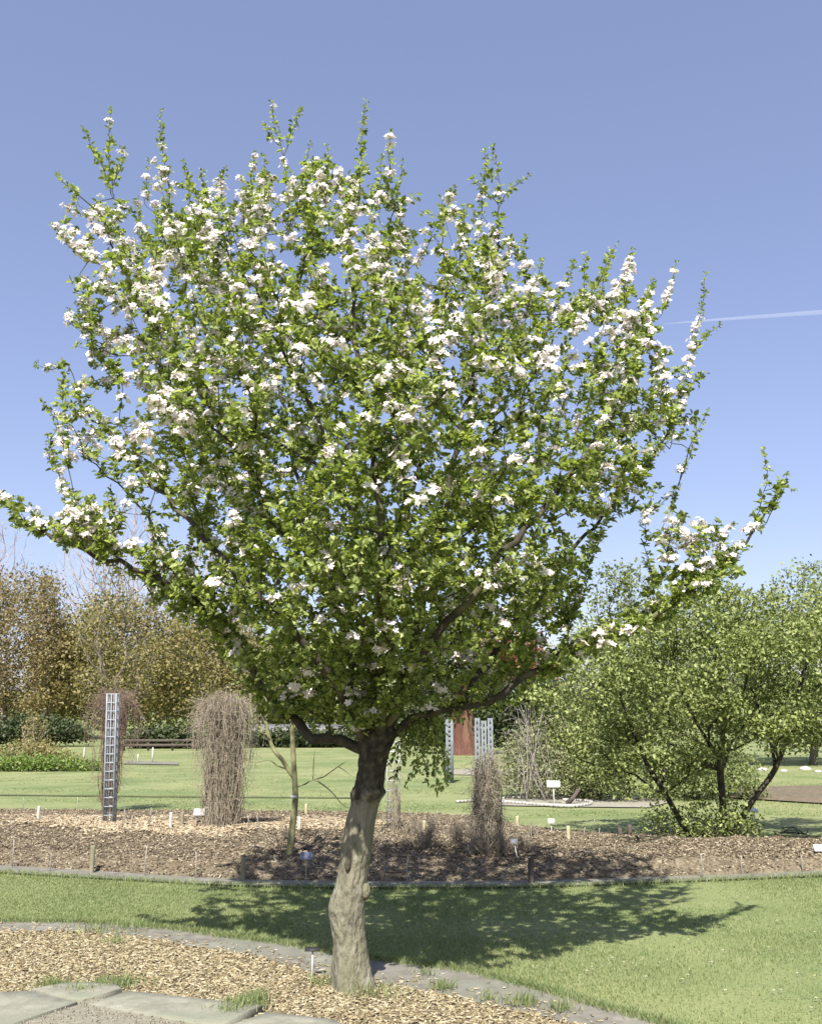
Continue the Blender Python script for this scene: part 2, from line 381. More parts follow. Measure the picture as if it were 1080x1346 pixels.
def chipz(x, y): return 0.014 + 0.010 * noise.noise(Vector((x * 1.7, y * 1.7, 3))) + 0.005 * noise.noise(Vector((x * 8, y * 8, 3)))
strip('ground', nr, pl_ - np.array([0, 0, 0]), 60, lambda u, v, p: chipz(p[0], p[1]) - (0.02 if v > .99 else 0), M['soil'], 'wood chip covered ground around the apple tree')

# distant bed with its edging path
BL = [(-500, 1118), (-200, 1137), (0, 1149), (150, 1158), (300, 1166), (450, 1169), (700, 1168), (900, 1161), (1080, 1153), (1280, 1143), (1500, 1130)]
BF = [(-500, 1111), (-200, 1129), (0, 1140), (150, 1149), (300, 1158), (450, 1161), (700, 1160), (900, 1154), (1080, 1147), (1280, 1137), (1500, 1124)]
BB = [(-500, 1056), (-200, 1062), (0, 1066), (150, 1067), (300, 1068), (450, 1069), (600, 1074), (700, 1090), (850, 1102), (1000, 1107), (1080, 1110), (1300, 1106), (1500, 1098)]
bl, bf_, bb = pxline(BL, 140), pxline(BF, 140), pxline(BB, 140)
strip('edging_path', bl, bf_, 4, lambda u, v, p: 0.02, M['path'], 'narrow grey edging path in front of the mulched bed')
def bedz(v, p):
    prof = min(1, v / 0.07) * 0.11 + 0.05 * math.sin(min(1, v) * math.pi)
    end = min(1, (1 - v) / 0.55) ** 1.3
    return (-.004 if v <= 0 else 0.024) + (prof * end) * (1 + 0.35 * noise.noise(Vector((p[0] * .8, p[1] * .8, 0)))) + 0.035 * noise.noise(Vector((p[0] * 3.1, p[1] * 3.1, 1))) * end + 0.02 * noise.noise(Vector((p[0] * 11, p[1] * 11, 1)))
strip('flower_bed', resample(bf_, 400) - np.array([0, .03, 0]), resample(bb, 400), 90, lambda u, v, p: bedz(v, p), M['mulch'], 'bark mulched flower bed raised above the lawn')
bfr, bbr = resample(bf_, 400), resample(bb, 400)
def bz(x, y):
    f = np.interp(x, bfr[:, 0], bfr[:, 1]); b = np.interp(x, bbr[:, 0], bbr[:, 1]); v = (y - f) / (b - f)
    return bedz(v, (x, y)) if 0 <= v <= 1 else 0.0
def bgnd(px, py):
    p = gnd(px, py, .1)
    for _ in range(4): p = gnd(px, py, bz(p[0], p[1]))
    return p

# further paths and beds, right
def poly_sheet(name, px, z, mat, label, kind='structure', ext=0.0):
    V = np.array([gnd(a, b) for a, b in px]); V[:, 2] = z
    n = len(V); c = V.mean(0); V = np.vstack([V, c])
    return tag(mk(name, V, [np.array([(i, (i + 1) % n, n) for i in range(n)])], mat), label, None, None, kind)
poly_sheet('gravel_path', [(640, 1052), (700, 1047), (800, 1046), (850, 1049), (880, 1056), (850, 1063), (760, 1062), (650, 1060)], 0.02, M['gravel'], 'pale gravel path beyond the bushy multi stemmed tree')
poly_sheet('far_path', [(585, 1012), (650, 1011), (720, 1014), (720, 1020), (640, 1020), (585, 1019)], 0.02, M['gravel'], 'grey path patch in the far lawn')
poly_sheet('far_bed', [(955, 1036), (1080, 1034), (1300, 1035), (1300, 1047), (1080, 1046), (1300, 1060), (1080, 1058), (955, 1050)], 0.03, M['mulch'], 'brown far bed at the right of the bushy tree')
poly_sheet('paved_strip', [(162, 1001), (235, 1003), (235, 1006.5), (162, 1005)], 0.03, M['path'], 'dark grey paved strip across the far lawn')

poly_sheet('lawn_groove', [(-200, 1043), (0, 1045), (200, 1047), (480, 1049), (480, 1050.5), (200, 1048.6), (0, 1046.6), (-200, 1044.6)], .012, M['groove'], 'thin dark groove edging the far lawn')
# ------------------------------------------------------------------ chips, grass: stuff
def scatter_poly(poly_px, n, rng):
    g = np.array([gnd(a, b)[:2] for a, b in poly_px]); lo, hi = g.min(0), g.max(0); out = []
    t = 0
    while t < n:
        q = lo + rng.random((n * 2, 2)) * (hi - lo); q = q[in_poly(q, g)]; out.append(q); t += len(q)
    return np.concatenate(out)[:n]
def chips(name, XY, Z, Ls, Ws, Th, mat, rng, label, tilt=0.35, kind='stuff'):
    n = len(XY); a = rng.uniform(0, 2 * math.pi, n); D = np.stack([np.cos(a), np.sin(a), rng.normal(0, tilt, n)], -1); D = unit(D)
    up = unit(np.stack([rng.normal(0, tilt, n), rng.normal(0, tilt, n), np.ones(n)], -1)); up = unit(up - (up * D).sum(-1, keepdims=True) * D); Sd = np.cross(D, up)
    c = np.c_[XY, Z]
    V = np.zeros((n, 8, 3))
    for k, (i, j, m) in enumerate([(-1, -1, -1), (1, -1, -1), (1, 1, -1), (-1, 1, -1), (-1, -1, 1), (1, -1, 1), (1, 1, 1), (-1, 1, 1)]):
        fx = (0.5 if k % 4 in (1,) else 0.42); fw = 0.5 if k % 4 in (0, 3) else 0.33
        V[:, k] = c + D * (Ls * fx * i)[:, None] + Sd * (Ws * fw * j)[:, None] + up * (Th * .5 * m)[:, None]
    b = np.arange(n)[:, None] * 8
    q = np.concatenate([b + np.array([f]) for f in [(4, 5, 6, 7), (0, 1, 5, 4), (1, 2, 6, 5), (2, 3, 7, 6), (3, 0, 4, 7)]])
    return tag(mk(name, V.reshape(-1, 3), [q], mat), label, None, None, kind)
chip_poly = PL + [(1150, 1700), (-420, 1700)]
nc = 75000
xy = scatter_poly([(a, b - 1) for a, b in PL] + [(1000, 1480), (-420, 1480)], nc, RNG)
z = np.array([chipz(a, b) for a, b in xy]) + RNG.uniform(-.002, .016, nc)
chips('wood_chips', xy, z, RNG.gamma(3, .008, nc) + .008, RNG.uniform(.004, .013, nc), RNG.uniform(.002, .006, nc), M['chip'], RNG, 'loose pale wood chips spread round the apple tree', .22)
ncp = 900; ii = RNG.integers(0, 89, ncp); ff = RNG.random(ncp)[:, None]; A_ = pl_[ii] * (1 - ff) + pl_[np.minimum(ii + 1, 89)] * ff; B_ = pu[ii] * (1 - ff) + pu[np.minimum(ii + 1, 89)] * ff
Q_ = A_ + (B_ - A_) * (RNG.beta(.7, 2.6, ncp))[:, None]
chips('strewn_chips', Q_[:, :2], np.full(ncp, .030), RNG.gamma(3, .008, ncp) + .006, RNG.uniform(.004, .012, ncp), RNG.uniform(.002, .005, ncp), M['chip'], RNG, 'stray wood chips and crumbs blown over the grey path', .15)
# bed litter
def bed_scatter(n, rng, vlo=0, vhi=1, ulo=0, uhi=1):
    u = rng.uniform(ulo, uhi, n); v = rng.uniform(vlo, vhi, n); i = u * 398; i0 = i.astype(int); f = (i - i0)[:, None]
    A = bfr[i0] * (1 - f) + bfr[i0 + 1] * f; B = bbr[i0] * (1 - f) + bbr[i0 + 1] * f; Q = A + (B - A) * v[:, None]
    zz = np.array([bedz(a, b) for a, b in zip(v, Q)])
    return Q[:, :2], zz
nb = 150000
xy, z = bed_scatter(nb, RNG, 0, 1, .08, .92)
chips('bark_mulch', xy, z + RNG.uniform(0, .02, nb), RNG.gamma(2, .011, nb) + .010, RNG.uniform(.006, .020, nb), RNG.uniform(.003, .010, nb), M['bark_chip'], RNG, 'rough bark mulch strewn over the flower bed', .4)
nb = 16000
xy, z = bed_scatter(nb * 3, RNG, .3, .8, .2, .62)
nz = np.array([noise.noise(Vector((a * .5, b * .9, 5))) for a, b in xy]) + 0.35 - 0.25 * np.abs(xy[:, 0] + 3.4) + RNG.normal(0, .12, len(xy))
k = nz > 0.12; xy, z = xy[k], z[k]; nb = len(xy)
if nb: chips('pale_shavings', xy, z + RNG.uniform(.005, .025, nb), RNG.gamma(3, .016, nb) + .02, RNG.uniform(.012, .03, nb), RNG.uniform(.003, .008, nb), M['pale_chip'], RNG, 'pale patch of fresh shavings on the flower bed by the climber', .3)

def blades(name, XY, Z, H, W, mat, rng, label, lean=.35, kind='stuff', parent=None):
    n = len(XY); a = rng.uniform(0, 2 * math.pi, n); sx = np.stack([np.cos(a), np.sin(a), 0 * a], -1)
    b = rng.uniform(0, 2 * math.pi, n); ln = np.stack([np.cos(b), np.sin(b), 0 * b], -1) * (rng.uniform(.1, 1, n) * lean * 2)[:, None]
    c = np.c_[XY, Z]; h = H[:, None]; w = W[:, None]; up = np.array([[0, 0, 1.]])
    V = np.stack([c - sx * w * .5, c + sx * w * .5, c + sx * w * .35 + up * h * .6 + ln * h * .35, c - sx * w * .35 + up * h * .6 + ln * h * .35, c + up * h + ln * h], 1).reshape(-1, 3)
    k = np.arange(n)[:, None] * 5
    o = mk(name, V, [k + np.array([[0, 1, 2, 3]]), k + np.array([[3, 2, 4]])], mat, parent)
    return tag(o, label, None, None, kind) if kind else o
ng = 230000
lawn_poly = [(a, b - 1) for a, b in PU if a > -300 and b < 1420][::1] + [(1400, 1420), (1400, 1136)] + [(a, b + 1) for a, b in BL if -250 < a < 1400][::-1]
xy = scatter_poly(lawn_poly, int(ng * 1.4), RNG)
wn = np.array([noise.noise(Vector((a * .7, b * .7, 4))) for a, b in xy])
keepg = RNG.random(len(xy)) < np.clip(1.0 - .62 * np.clip((xy[:, 0] - .2) / 1.6, 0, 1) + .5 * wn, .2, 1)
xy = xy[keepg][:ng]; ng = len(xy)
nzz = np.array([noise.noise(Vector((a * 1.3, b * 1.3, 9))) for a, b in xy])
H = RNG.uniform(.009, .023, ng) * (1 + .5 * nzz)
blades('grass', xy, np.zeros(ng) - .001, H, RNG.uniform(.003, .006, ng), M['grass'], RNG, 'short green grass of the near lawn', .6)
nfg = 110000
yf = 1 / RNG.uniform(1 / 48., 1 / 17.2, nfg); xf = RNG.uniform(-.55, .55, nfg) * yf
wn = np.array([noise.noise(Vector((a * .35, b * .5, 6))) + .6 * noise.noise(Vector((a * 1.3, b * 1.3, 6))) for a, b in zip(xf, yf)]) + RNG.normal(0, .15, nfg)
k = wn > -.05; xf, yf = xf[k], yf[k]; nfg = len(xf)
blades('far_grass', np.c_[xf, yf], np.zeros(nfg), RNG.uniform(.008, .022, nfg), RNG.uniform(.008, .022, nfg), M['grass'], RNG, 'short grass of the lawn beyond the flower bed', .7)
# longer fringe where the lawn meets the path and the edging
def fringe(curve, n, h, off, rng):
    i = rng.uniform(0, len(curve) - 2, n); i0 = i.astype(int); f = (i - i0)[:, None]
    Q = curve[i0] * (1 - f) + curve[i0 + 1] * f
    return Q[:, :2] + rng.normal(0, off, (n, 2))
a_ = fringe(resample(pu[10:], 300), 22000, 0, .035, RNG); b_ = fringe(resample(bl, 300), 14000, 0, .05, RNG)
xy = np.vstack([a_, b_]); n = len(xy)
blades('fringe_grass', xy, np.zeros(n) + .01, RNG.uniform(.02, .055, n), RNG.uniform(.003, .006, n), M['grass'], RNG, 'longer green grass fringing the lawn edges', .6)
tufts = []
for (px, py, r, m) in [(150, 1303, .06, 380), (105, 1314, .04, 110), (322, 1332, .045, 380), (336, 1322, .03, 200), (300, 1341, .04, 160), (70, 1306, .05, 200), (150, 1246, .04, 80), (420, 1300, .05, 100),
                       (583, 1308, .03, 120), (686, 1328, .035, 200), (640, 1322, .03, 60), (738, 1336, .03, 120), (560, 1288, .03, 60), (495, 1315, .07, 160), (140, 1228, .12, 260), (180, 1225, .08, 120)]:
    c = gnd(px, py); tufts.append(c[:2] + RNG.normal(0, 1, (m, 2)) * np.array([r * 1.3, r]))
xy = np.vstack(tufts); n = len(xy)
blades('weed_grass', xy, np.zeros(n) + .035, RNG.uniform(.02, .075, n), RNG.uniform(.003, .006, n), M['grass'], RNG, 'tufts of green grass sprouting between slabs and on the path', .5)

# ------------------------------------------------------------------ concrete slabs
def slab(px, label, top=0.058, tilt=0.0):
    V = np.array([gnd(a, b, top) for a, b in px]); c = V.mean(0); n = len(V)
    inn = V + (c - V) * 0.012; inn[:, 2] += .003
    bot = V.copy(); bot[:, 2] = 0.0
    g = Geo(); m = 12
    # top as fan of rings for gentle unevenness
    rings = [bot, V, inn] + [inn + (c + np.array([0, 0, .003]) - inn) * t for t in (.35, .7)]
    A = np.vstack(rings + [[c + np.array([0, 0, .003])]])
    q = [(r * n + i, r * n + (i + 1) % n, (r + 1) * n + (i + 1) % n, (r + 1) * n + i) for r in range(4) for i in range(n)]
    t = [(4 * n + i, 4 * n + (i + 1) % n, 5 * n) for i in range(n)]
    g.add(A - np.array([c[0], c[1], 0]), q, t)
    o = g.build('stone_slab', M['slab'], local=True); o.location = (c[0], c[1], 0)
    return tag(o, label, 'slab', 'stone slabs set in the wood chips')
slab([(-140, 1322), (-40, 1308), (36, 1303), (102, 1318), (20, 1345), (-60, 1372)], 'grey concrete slab in the bottom left corner, its right edge exposed')
slab([(40, 1301), (86, 1291.5), (150, 1293), (160, 1300), (104, 1315.5)], 'small grey slab wedged behind the bottom left corner slab', .054)
slab([(166, 1303), (345, 1322), (286, 1350), (118, 1321)], 'large pale slab between the two tufts of grass', .052)
slab([(352, 1331), (440, 1341), (500, 1380), (292, 1352)], 'grey slab nearest the grass tuft at the bottom of the photo', .050)
poly_sheet('dirt', [(106, 1317), (120, 1323), (200, 1336), (290, 1356), (270, 1420), (0, 1420), (25, 1348)], .046, M['sand'], 'sandy dirt filling the gap between the slabs')
nsd = 500
xy = scatter_poly([(106, 1320), (200, 1338), (270, 1360), (200, 1400), (10, 1400), (30, 1350)], nsd, RNG)
chips('pebbles', xy, np.full(nsd, .05), RNG.uniform(.004, .016, nsd), RNG.uniform(.004, .012, nsd), RNG.uniform(.004, .012, nsd), M['sand'], RNG, 'crumbs of sandy soil and pebbles between the slabs', .4)

# ------------------------------------------------------------------ the apple tree
TY = float(gnd(462, 1302)[1])
base = gnd(462, 1302)
apple = tag(empty('apple_tree', base), 'large apple tree in white blossom with pale leaning trunk on the wood chips', 'tree')
def graft_shade_blend(m, zg):  # darker above the graft: upper bark tone plus crown shade put into the colour
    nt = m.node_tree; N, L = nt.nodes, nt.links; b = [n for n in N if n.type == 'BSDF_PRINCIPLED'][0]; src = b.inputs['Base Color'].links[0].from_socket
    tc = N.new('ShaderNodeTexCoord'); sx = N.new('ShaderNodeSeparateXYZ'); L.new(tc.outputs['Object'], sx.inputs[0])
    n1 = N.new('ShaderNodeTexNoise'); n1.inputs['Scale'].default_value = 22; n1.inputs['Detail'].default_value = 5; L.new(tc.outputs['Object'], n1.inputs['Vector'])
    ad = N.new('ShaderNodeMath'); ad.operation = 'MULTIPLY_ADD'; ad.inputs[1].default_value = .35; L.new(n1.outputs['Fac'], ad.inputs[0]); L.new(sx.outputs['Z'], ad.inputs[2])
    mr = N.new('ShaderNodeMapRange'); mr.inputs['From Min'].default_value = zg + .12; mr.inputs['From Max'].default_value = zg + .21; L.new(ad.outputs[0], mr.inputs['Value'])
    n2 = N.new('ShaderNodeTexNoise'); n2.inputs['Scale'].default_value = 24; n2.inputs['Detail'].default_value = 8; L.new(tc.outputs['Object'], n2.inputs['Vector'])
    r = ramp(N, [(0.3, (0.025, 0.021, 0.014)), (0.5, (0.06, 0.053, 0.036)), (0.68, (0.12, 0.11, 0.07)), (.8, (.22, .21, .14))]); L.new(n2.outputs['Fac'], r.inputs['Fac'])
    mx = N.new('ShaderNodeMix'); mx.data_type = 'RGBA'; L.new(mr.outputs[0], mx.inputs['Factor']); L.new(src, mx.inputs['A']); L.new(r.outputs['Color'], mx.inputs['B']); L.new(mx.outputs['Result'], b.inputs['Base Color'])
graft_shade_blend(M['bark'], at(480, 1047, TY)[2])
def trunk():
    rows = [(1312, 424, 506), (1304, 430, 499), (1296, 433, 493), (1284, 434, 489), (1265, 436, 486), (1240, 436, 482), (1218, 433, 480), (1204, 430, 480), (1194, 429, 480), (1184, 431, 481), (1172, 436, 485), (1160, 440, 484),
            (1145, 443, 485), (1125, 445, 489), (1100, 449, 492), (1080, 453, 495), (1062, 458, 499), (1050, 460, 503), (1042, 459, 508), (1032, 464, 507), (1010, 469, 509), (995, 470, 512), (980, 467, 518), (966, 470, 524), (952, 482, 522)]
    rows = np.array(rows, float); ny = 120; K = 48
    yy = np.linspace(rows[0, 0], rows[-1, 0], ny); L = np.interp(-yy, -rows[:, 0], rows[:, 1]); R = np.interp(-yy, -rows[:, 0], rows[:, 2])
    V = []
    for j, (y, l, r) in enumerate(zip(yy, L, R)):
        c = at((l + r) / 2, y, TY); rad = (r - l) / 2 / F * np.linalg.norm(c - np.array([0, 0, CAMH])) * .87
        for k in range(K):
            a = k / K * 2 * math.pi; d = np.array([math.cos(a), math.sin(a), 0])
            q = c + d * rad
            low = max(0, (y - 1255) / 50)
            fl = 1 + .14 * low * math.cos(a * 4 + 1) + .03 * math.cos(a * 3 + y * .01)
            nn = noise.noise(Vector((q[0] * 7, q[1] * 7, q[2] * 3))) * .03 + noise.noise(Vector((q[0] * 26, q[1] * 26, q[2] * 10))) * .04 + noise.noise(Vector((q[0] * 60, q[1] * 60, q[2] * 30))) * .045
            gr = .08 * math.exp(-((y - 1046 + 4 * math.sin(a * 3)) / 5) ** 2)
            if y < 1042: nn *= 1.7
            p = c + d * rad * (fl * (1 + nn) + gr)
            V.append(p)
    V = np.array(V)
    q = [(j * K + k, j * K + (k + 1) % K, (j + 1) * K + (k + 1) % K, (j + 1) * K + k) for j in range(ny - 1) for k in range(K)]
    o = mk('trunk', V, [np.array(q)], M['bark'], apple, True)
    # upper trunk is darker: graft bark, with crown shade painted in by the blend
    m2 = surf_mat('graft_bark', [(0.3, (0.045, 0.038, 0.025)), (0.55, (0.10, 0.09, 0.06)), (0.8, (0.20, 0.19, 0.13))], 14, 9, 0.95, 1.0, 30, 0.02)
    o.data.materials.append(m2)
    mi = np.zeros(len(q), np.int32)
    for j in range(ny - 1):
        for k in range(K):
            pass
    o.data.polygons.foreach_set('material_index', mi)
    # knot and stub
    def blob(px, py, dy, sx, sz, sy, name, mat):
        c = at(px, py, TY + dy); n = 14; m = 9; VV = []
        for i in range(m + 1):
            ph = math.pi * i / m
            for k in range(n):
                a = 2 * math.pi * k / n; rr = 1 + .15 * noise.noise(Vector((px + math.cos(a) * 2, i * .7, math.sin(a) * 2)))
                VV.append(c + np.array([sx * math.sin(ph) * math.cos(a), sy * math.sin(ph) * math.sin(a), sz * math.cos(ph)]) * rr)
        qq = [(i * n + k, i * n + (k + 1) % n, (i + 1) * n + (k + 1) % n, (i + 1) * n + k) for i in range(m) for k in range(n)]
        return mk(name, VV, [np.array(qq)], mat, apple, True)
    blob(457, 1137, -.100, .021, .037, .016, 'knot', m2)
    blob(481, 1172, -.035, .028, .050, .035, 'burl', M['bark'])
trunk()

sk = Skel()
def lpts(l): return [at(x, y, TY + d) for x, y, d in l]
crot = sk.add(at(494, 992, TY), -1, .085)
limbs = [
 ([(490, 988, 0), (455, 974, 0), (425, 972, -.06), (398, 962, -.02), (368, 938, .05), (350, 905, .05), (312, 850, -.05), (262, 798, -.15), (205, 758, -.25), (145, 737, -.35), (90, 716, -.4), (45, 692, -.4), (-12, 648, -.45)], .048, .007),
 ([(488, 985, 0), (470, 900, .2), (436, 785, .3), (380, 690, .3), (310, 590, .3), (230, 470, .2), (165, 360, .1), (135, 285, 0)], .052, .006),
 ([(495, 980, 0), (502, 880, -.35), (505, 760, -.5), (492, 620, -.5), (470, 460, -.4), (458, 320, -.2), (465, 240, -.1)], .046, .005),
 ([(503, 975, 0), (530, 900, .1), (560, 780, .3), (590, 640, .3), (620, 500, .3), (642, 380, .2), (655, 310, .1)], .050, .006),
 ([(508, 972, 0), (548, 942, -.02), (600, 932, -.1), (650, 917, -.2), (700, 885, -.2), (760, 850, -.2), (850, 815, -.2), (925, 765, -.15), (980, 712, -.1), (1010, 672, 0), (1028, 640, 0)], .040, .006),
 ([(506, 968, 0), (545, 880, -.45), (620, 780, -.7), (700, 680, -.7), (780, 580, -.4), (830, 490, -.2), (850, 420, 0)], .040, .006),
 ([(482, 980, 0), (440, 900, -.5), (360, 800, -.8), (260, 700, -.7), (170, 600, -.5), (100, 520, -.2)], .040, .006),
 ([(495, 975, 0), (484, 850, .7), (520, 720, 1.1), (560, 580, 1.2), (580, 440, .9), (585, 340, .4)], .042, .006),
 ([(600, 932, -.1), (650, 860, .3), (720, 760, .7), (800, 670, .6), (865, 590, .3), (895, 520, .1)], .034, .006),
 ([(436, 785, .3), (400, 660, .9), (370, 520, 1.1), (340, 380, .8), (320, 280, .3)], .030, .005),
 ([(368, 942, -.15), (330, 860, .3), (240, 760, .5), (180, 660, .3), (110, 600, .1)], .028, .005),
]
for l, r0, r1 in limbs:
    P0 = lpts(l); par = sk.nearest(P0[0]); sk.chain(P0, r0 * .74, r1 * .8, par, .10, .011)
crown_poly = [(75, 320), (92, 262), (150, 262), (215, 232), (290, 240), (350, 212), (430, 215), (475, 212), (530, 240), (585, 268), (640, 290), (690, 325), (735, 378), (800, 372), (856, 385), (880, 440), (900, 520), (918, 565), (880, 620), (862, 672),
              (800, 692), (788, 730), (770, 800), (705, 870), (640, 905), (560, 915), (500, 950), (440, 935), (370, 915), (325, 912), (290, 860), (240, 806), (190, 765), (120, 745), (70, 706), (95, 680), (160, 672), (130, 640), (80, 610), (62, 560), (55, 492), (100, 452), (90, 395)]
tg = fill_crown(crown_poly, TY + .1, 1.75, 4700, RNG, clump=.36, freq=2.3, shell=.25)
lowc = fill_crown([(235, 800), (300, 850), (335, 905), (440, 930), (500, 945), (580, 915), (660, 895), (740, 850), (780, 780), (790, 700), (600, 600), (300, 640)], TY + .05, 1.3, 620, RNG, clump=.15, freq=2.2, shell=.3)
front = fill_crown([(360, 880), (395, 940), (450, 958), (490, 972), (520, 945), (505, 880), (430, 860)], TY - .15, .25, 130, RNG, clump=0)
lowl = fill_crown([(150, 740), (190, 790), (240, 820), (290, 880), (330, 935), (380, 955), (400, 930), (340, 850), (260, 770), (180, 725)], TY - .1, .45, 130, RNG, clump=.05)
front2 = fill_crown([(395, 850), (405, 935), (450, 958), (490, 965), (520, 948), (560, 930), (560, 850), (480, 830)], TY - .32, .2, 120, RNG, clump=0)
tg = np.vstack([tg, lowc, front, front2, lowl])
# thin the interior near the crotch so the limbs show
pj = proj(tg)
dcr = np.linalg.norm((tg - at(490, 930, TY)) * np.array([1, 1, 1.0]), axis=1)
tg = tg[(dcr > .3) | (RNG.random(len(tg)) < .3)]
# sparser upper-left corner and left flank
pj = proj(tg)
drop = (pj[:, 0] < 190) & (RNG.random(len(tg)) < .35)
drop |= (pj[:, 0] < 220) & (pj[:, 1] > 560) & (RNG.random(len(tg)) < .35)
drop |= (pj[:, 1] < 560) & (RNG.random(len(tg)) < .12)
tg = tg[~drop]
# boughs outside the main outline
bough0 = fill_crown([(560, 905), (640, 890), (700, 870), (760, 840), (830, 800), (850, 830), (760, 885), (700, 915), (620, 945), (560, 935)], TY - .25, .35, 60, RNG)
bough = fill_crown([(700, 880), (760, 835), (850, 790), (900, 745), (960, 725), (985, 745), (930, 790), (850, 830), (770, 868), (720, 895)], TY - .2, .4, 130, RNG)
bough2 = fill_crown([(850, 800), (840, 700), (890, 672), (945, 680), (950, 720), (985, 700), (975, 740), (900, 790)], TY - .15, .3, 70, RNG)
bough3 = fill_crown([(-25, 640), (10, 650), (60, 690), (110, 655), (160, 670), (160, 745), (60, 712), (0, 680)], TY - .4, .3, 110, RNG)
sk.grow(np.vstack([tg, bough0, bough, bough2, bough3]), bf=.25, up=.6)
# upright water shoots; (points from base to tip, depth, blossom share)
shoots = [
 ([(150, 260), (146, 225), (143, 190), (146, 142)], .1, .08), ([(150, 262), (132, 215), (120, 190), (108, 168)], 0, .05), ([(150, 240), (160, 215), (160, 195)], .05, .3), ([(110, 262), (98, 250), (76, 232)], -.1, .3), ([(115, 345), (95, 320), (68, 296)], .1, .3),
 ([(225, 290), (220, 230), (212, 190), (211, 146)], .0, .12), ([(220, 235), (205, 215), (197, 212)], .0, .5),
 ([(378, 320), (378, 240), (371, 200), (362, 165), (357, 134)], .2, .15), ([(373, 205), (384, 170), (396, 142)], .2, 0), ([(371, 195), (355, 180), (348, 165)], .2, .2),
 ([(470, 280), (474, 220), (475, 180), (481, 133)], -.2, .06), ([(655, 330), (655, 270), (655, 225), (648, 192)], .1, .05), ([(655, 272), (670, 250), (695, 230)], .1, .05), ([(653, 265), (635, 248), (620, 236)], .1, .02), ([(652, 240), (640, 215), (636, 200)], .1, 0),
 ([(770, 420), (768, 370), (769, 334)], -.1, .05), ([(785, 420), (792, 375), (803, 332)], .1, .05), ([(815, 430), (825, 370), (832, 328)], 0, .1), ([(840, 430), (848, 395), (862, 372)], .1, .3),
 ([(880, 590), (896, 520), (909, 460), (922, 400), (928, 360)], .0, .45), ([(905, 470), (925, 445), (945, 428)], .0, 0), ([(895, 520), (915, 500), (928, 490)], 0, .2),
 ([(985, 705), (1000, 660), (1008, 625), (1004, 592)], 0, .05), ([(1008, 650), (1025, 635), (1042, 645)], 0, .1), ([(1005, 690), (1022, 655), (1034, 625)], 0, 0),
 ([(935, 770), (960, 735), (985, 720)], -.15, .3), ([(870, 810), (855, 760), (848, 690), (862, 640)], -.2, .1),
 ([(520, 290), (525, 240), (530, 212)], .1, .1), ([(428, 270), (430, 220), (430, 192)], .1, .1), ([(405, 280), (402, 230), (408, 190)], 0, .1), ([(498, 290), (500, 230), (502, 205)], -.1, .1), ([(335, 290), (330, 240), (335, 200)], 0, .2),
 ([(295, 290), (290, 240), (297, 222)], 0, .4), ([(265, 300), (268, 250), (266, 225)], .1, .3), ([(580, 320), (583, 285), (580, 262)], 0, .1), ([(612, 340), (608, 295), (614, 272)], 0, .05), ([(690, 370), (688, 330), (692, 312)], 0, .1),
 ([(90, 480), (65, 485), (50, 480)], -.1, .3), ([(95, 560), (70, 545), (55, 528)], -.1, .2), ([(90, 680), (78, 625), (62, 572)], -.2, .5), ([(70, 620), (64, 590), (75, 560)], -.2, .3), ([(120, 450), (118, 415), (100, 385)], .1, .1), ([(125, 470), (120, 430), (124, 395)], .1, .1),
 ([(905, 590), (920, 560), (930, 540)], 0, 0), ([(890, 640), (905, 600), (915, 565)], .1, .1), ([(840, 690), (870, 660), (893, 640)], .1, .2),
 ([(800, 800), (815, 770), (830, 752)], -.1, 0), ([(900, 770), (905, 735), (915, 700)], -.15, .3), ([(60, 690), (40, 670), (20, 655)], -.4, .5),
]
shoot_nodes = []
sk_pre = len(sk.p)
for l, d, fl in shoots:
    pts = [at(x, y, TY + d) for x, y in l]; par = sk.nearest(pts[0])
    ids = sk.chain(pts, .004, .0018, par, .045, .004)
    shoot_nodes += [(i, fl, j / len(ids)) for j, i in enumerate(ids)]
# many smaller generic shoots at the top surface
topc = [i for i in range(sk_pre) if sk.rmin[i] == 0]
cand = RNG.choice(topc, 420, replace=False)
for i in cand:
    p = sk.p[i]; c = at(490, 560, TY); out = unit(p - c); rr = np.linalg.norm(p - c)
    if rr < 1.15 or p[2] < 2.0: continue
    L = RNG.uniform(.14, .46) if p[2] > 3.2 else RNG.uniform(.08, .2)
    dr = unit(out * .5 + np.array([0, 0, 1.0]) + RNG.normal(0, .18, 3))
    ids = sk.chain([p, p + dr * L * .5 + RNG.normal(0, .01, 3), p + dr * L + np.array([0, 0, .02])], .003, .0016, int(i), .045, .003)
    shoot_nodes += [(j, .2 if p[2] > 3.4 else .06, k / len(ids)) for k, j in enumerate(ids)]
sk.finish(.0019, 2.4, 1)
g = Geo(); sk.mesh(g, 10, 3, 2); g.build('branches', M['limb'], apple, True)

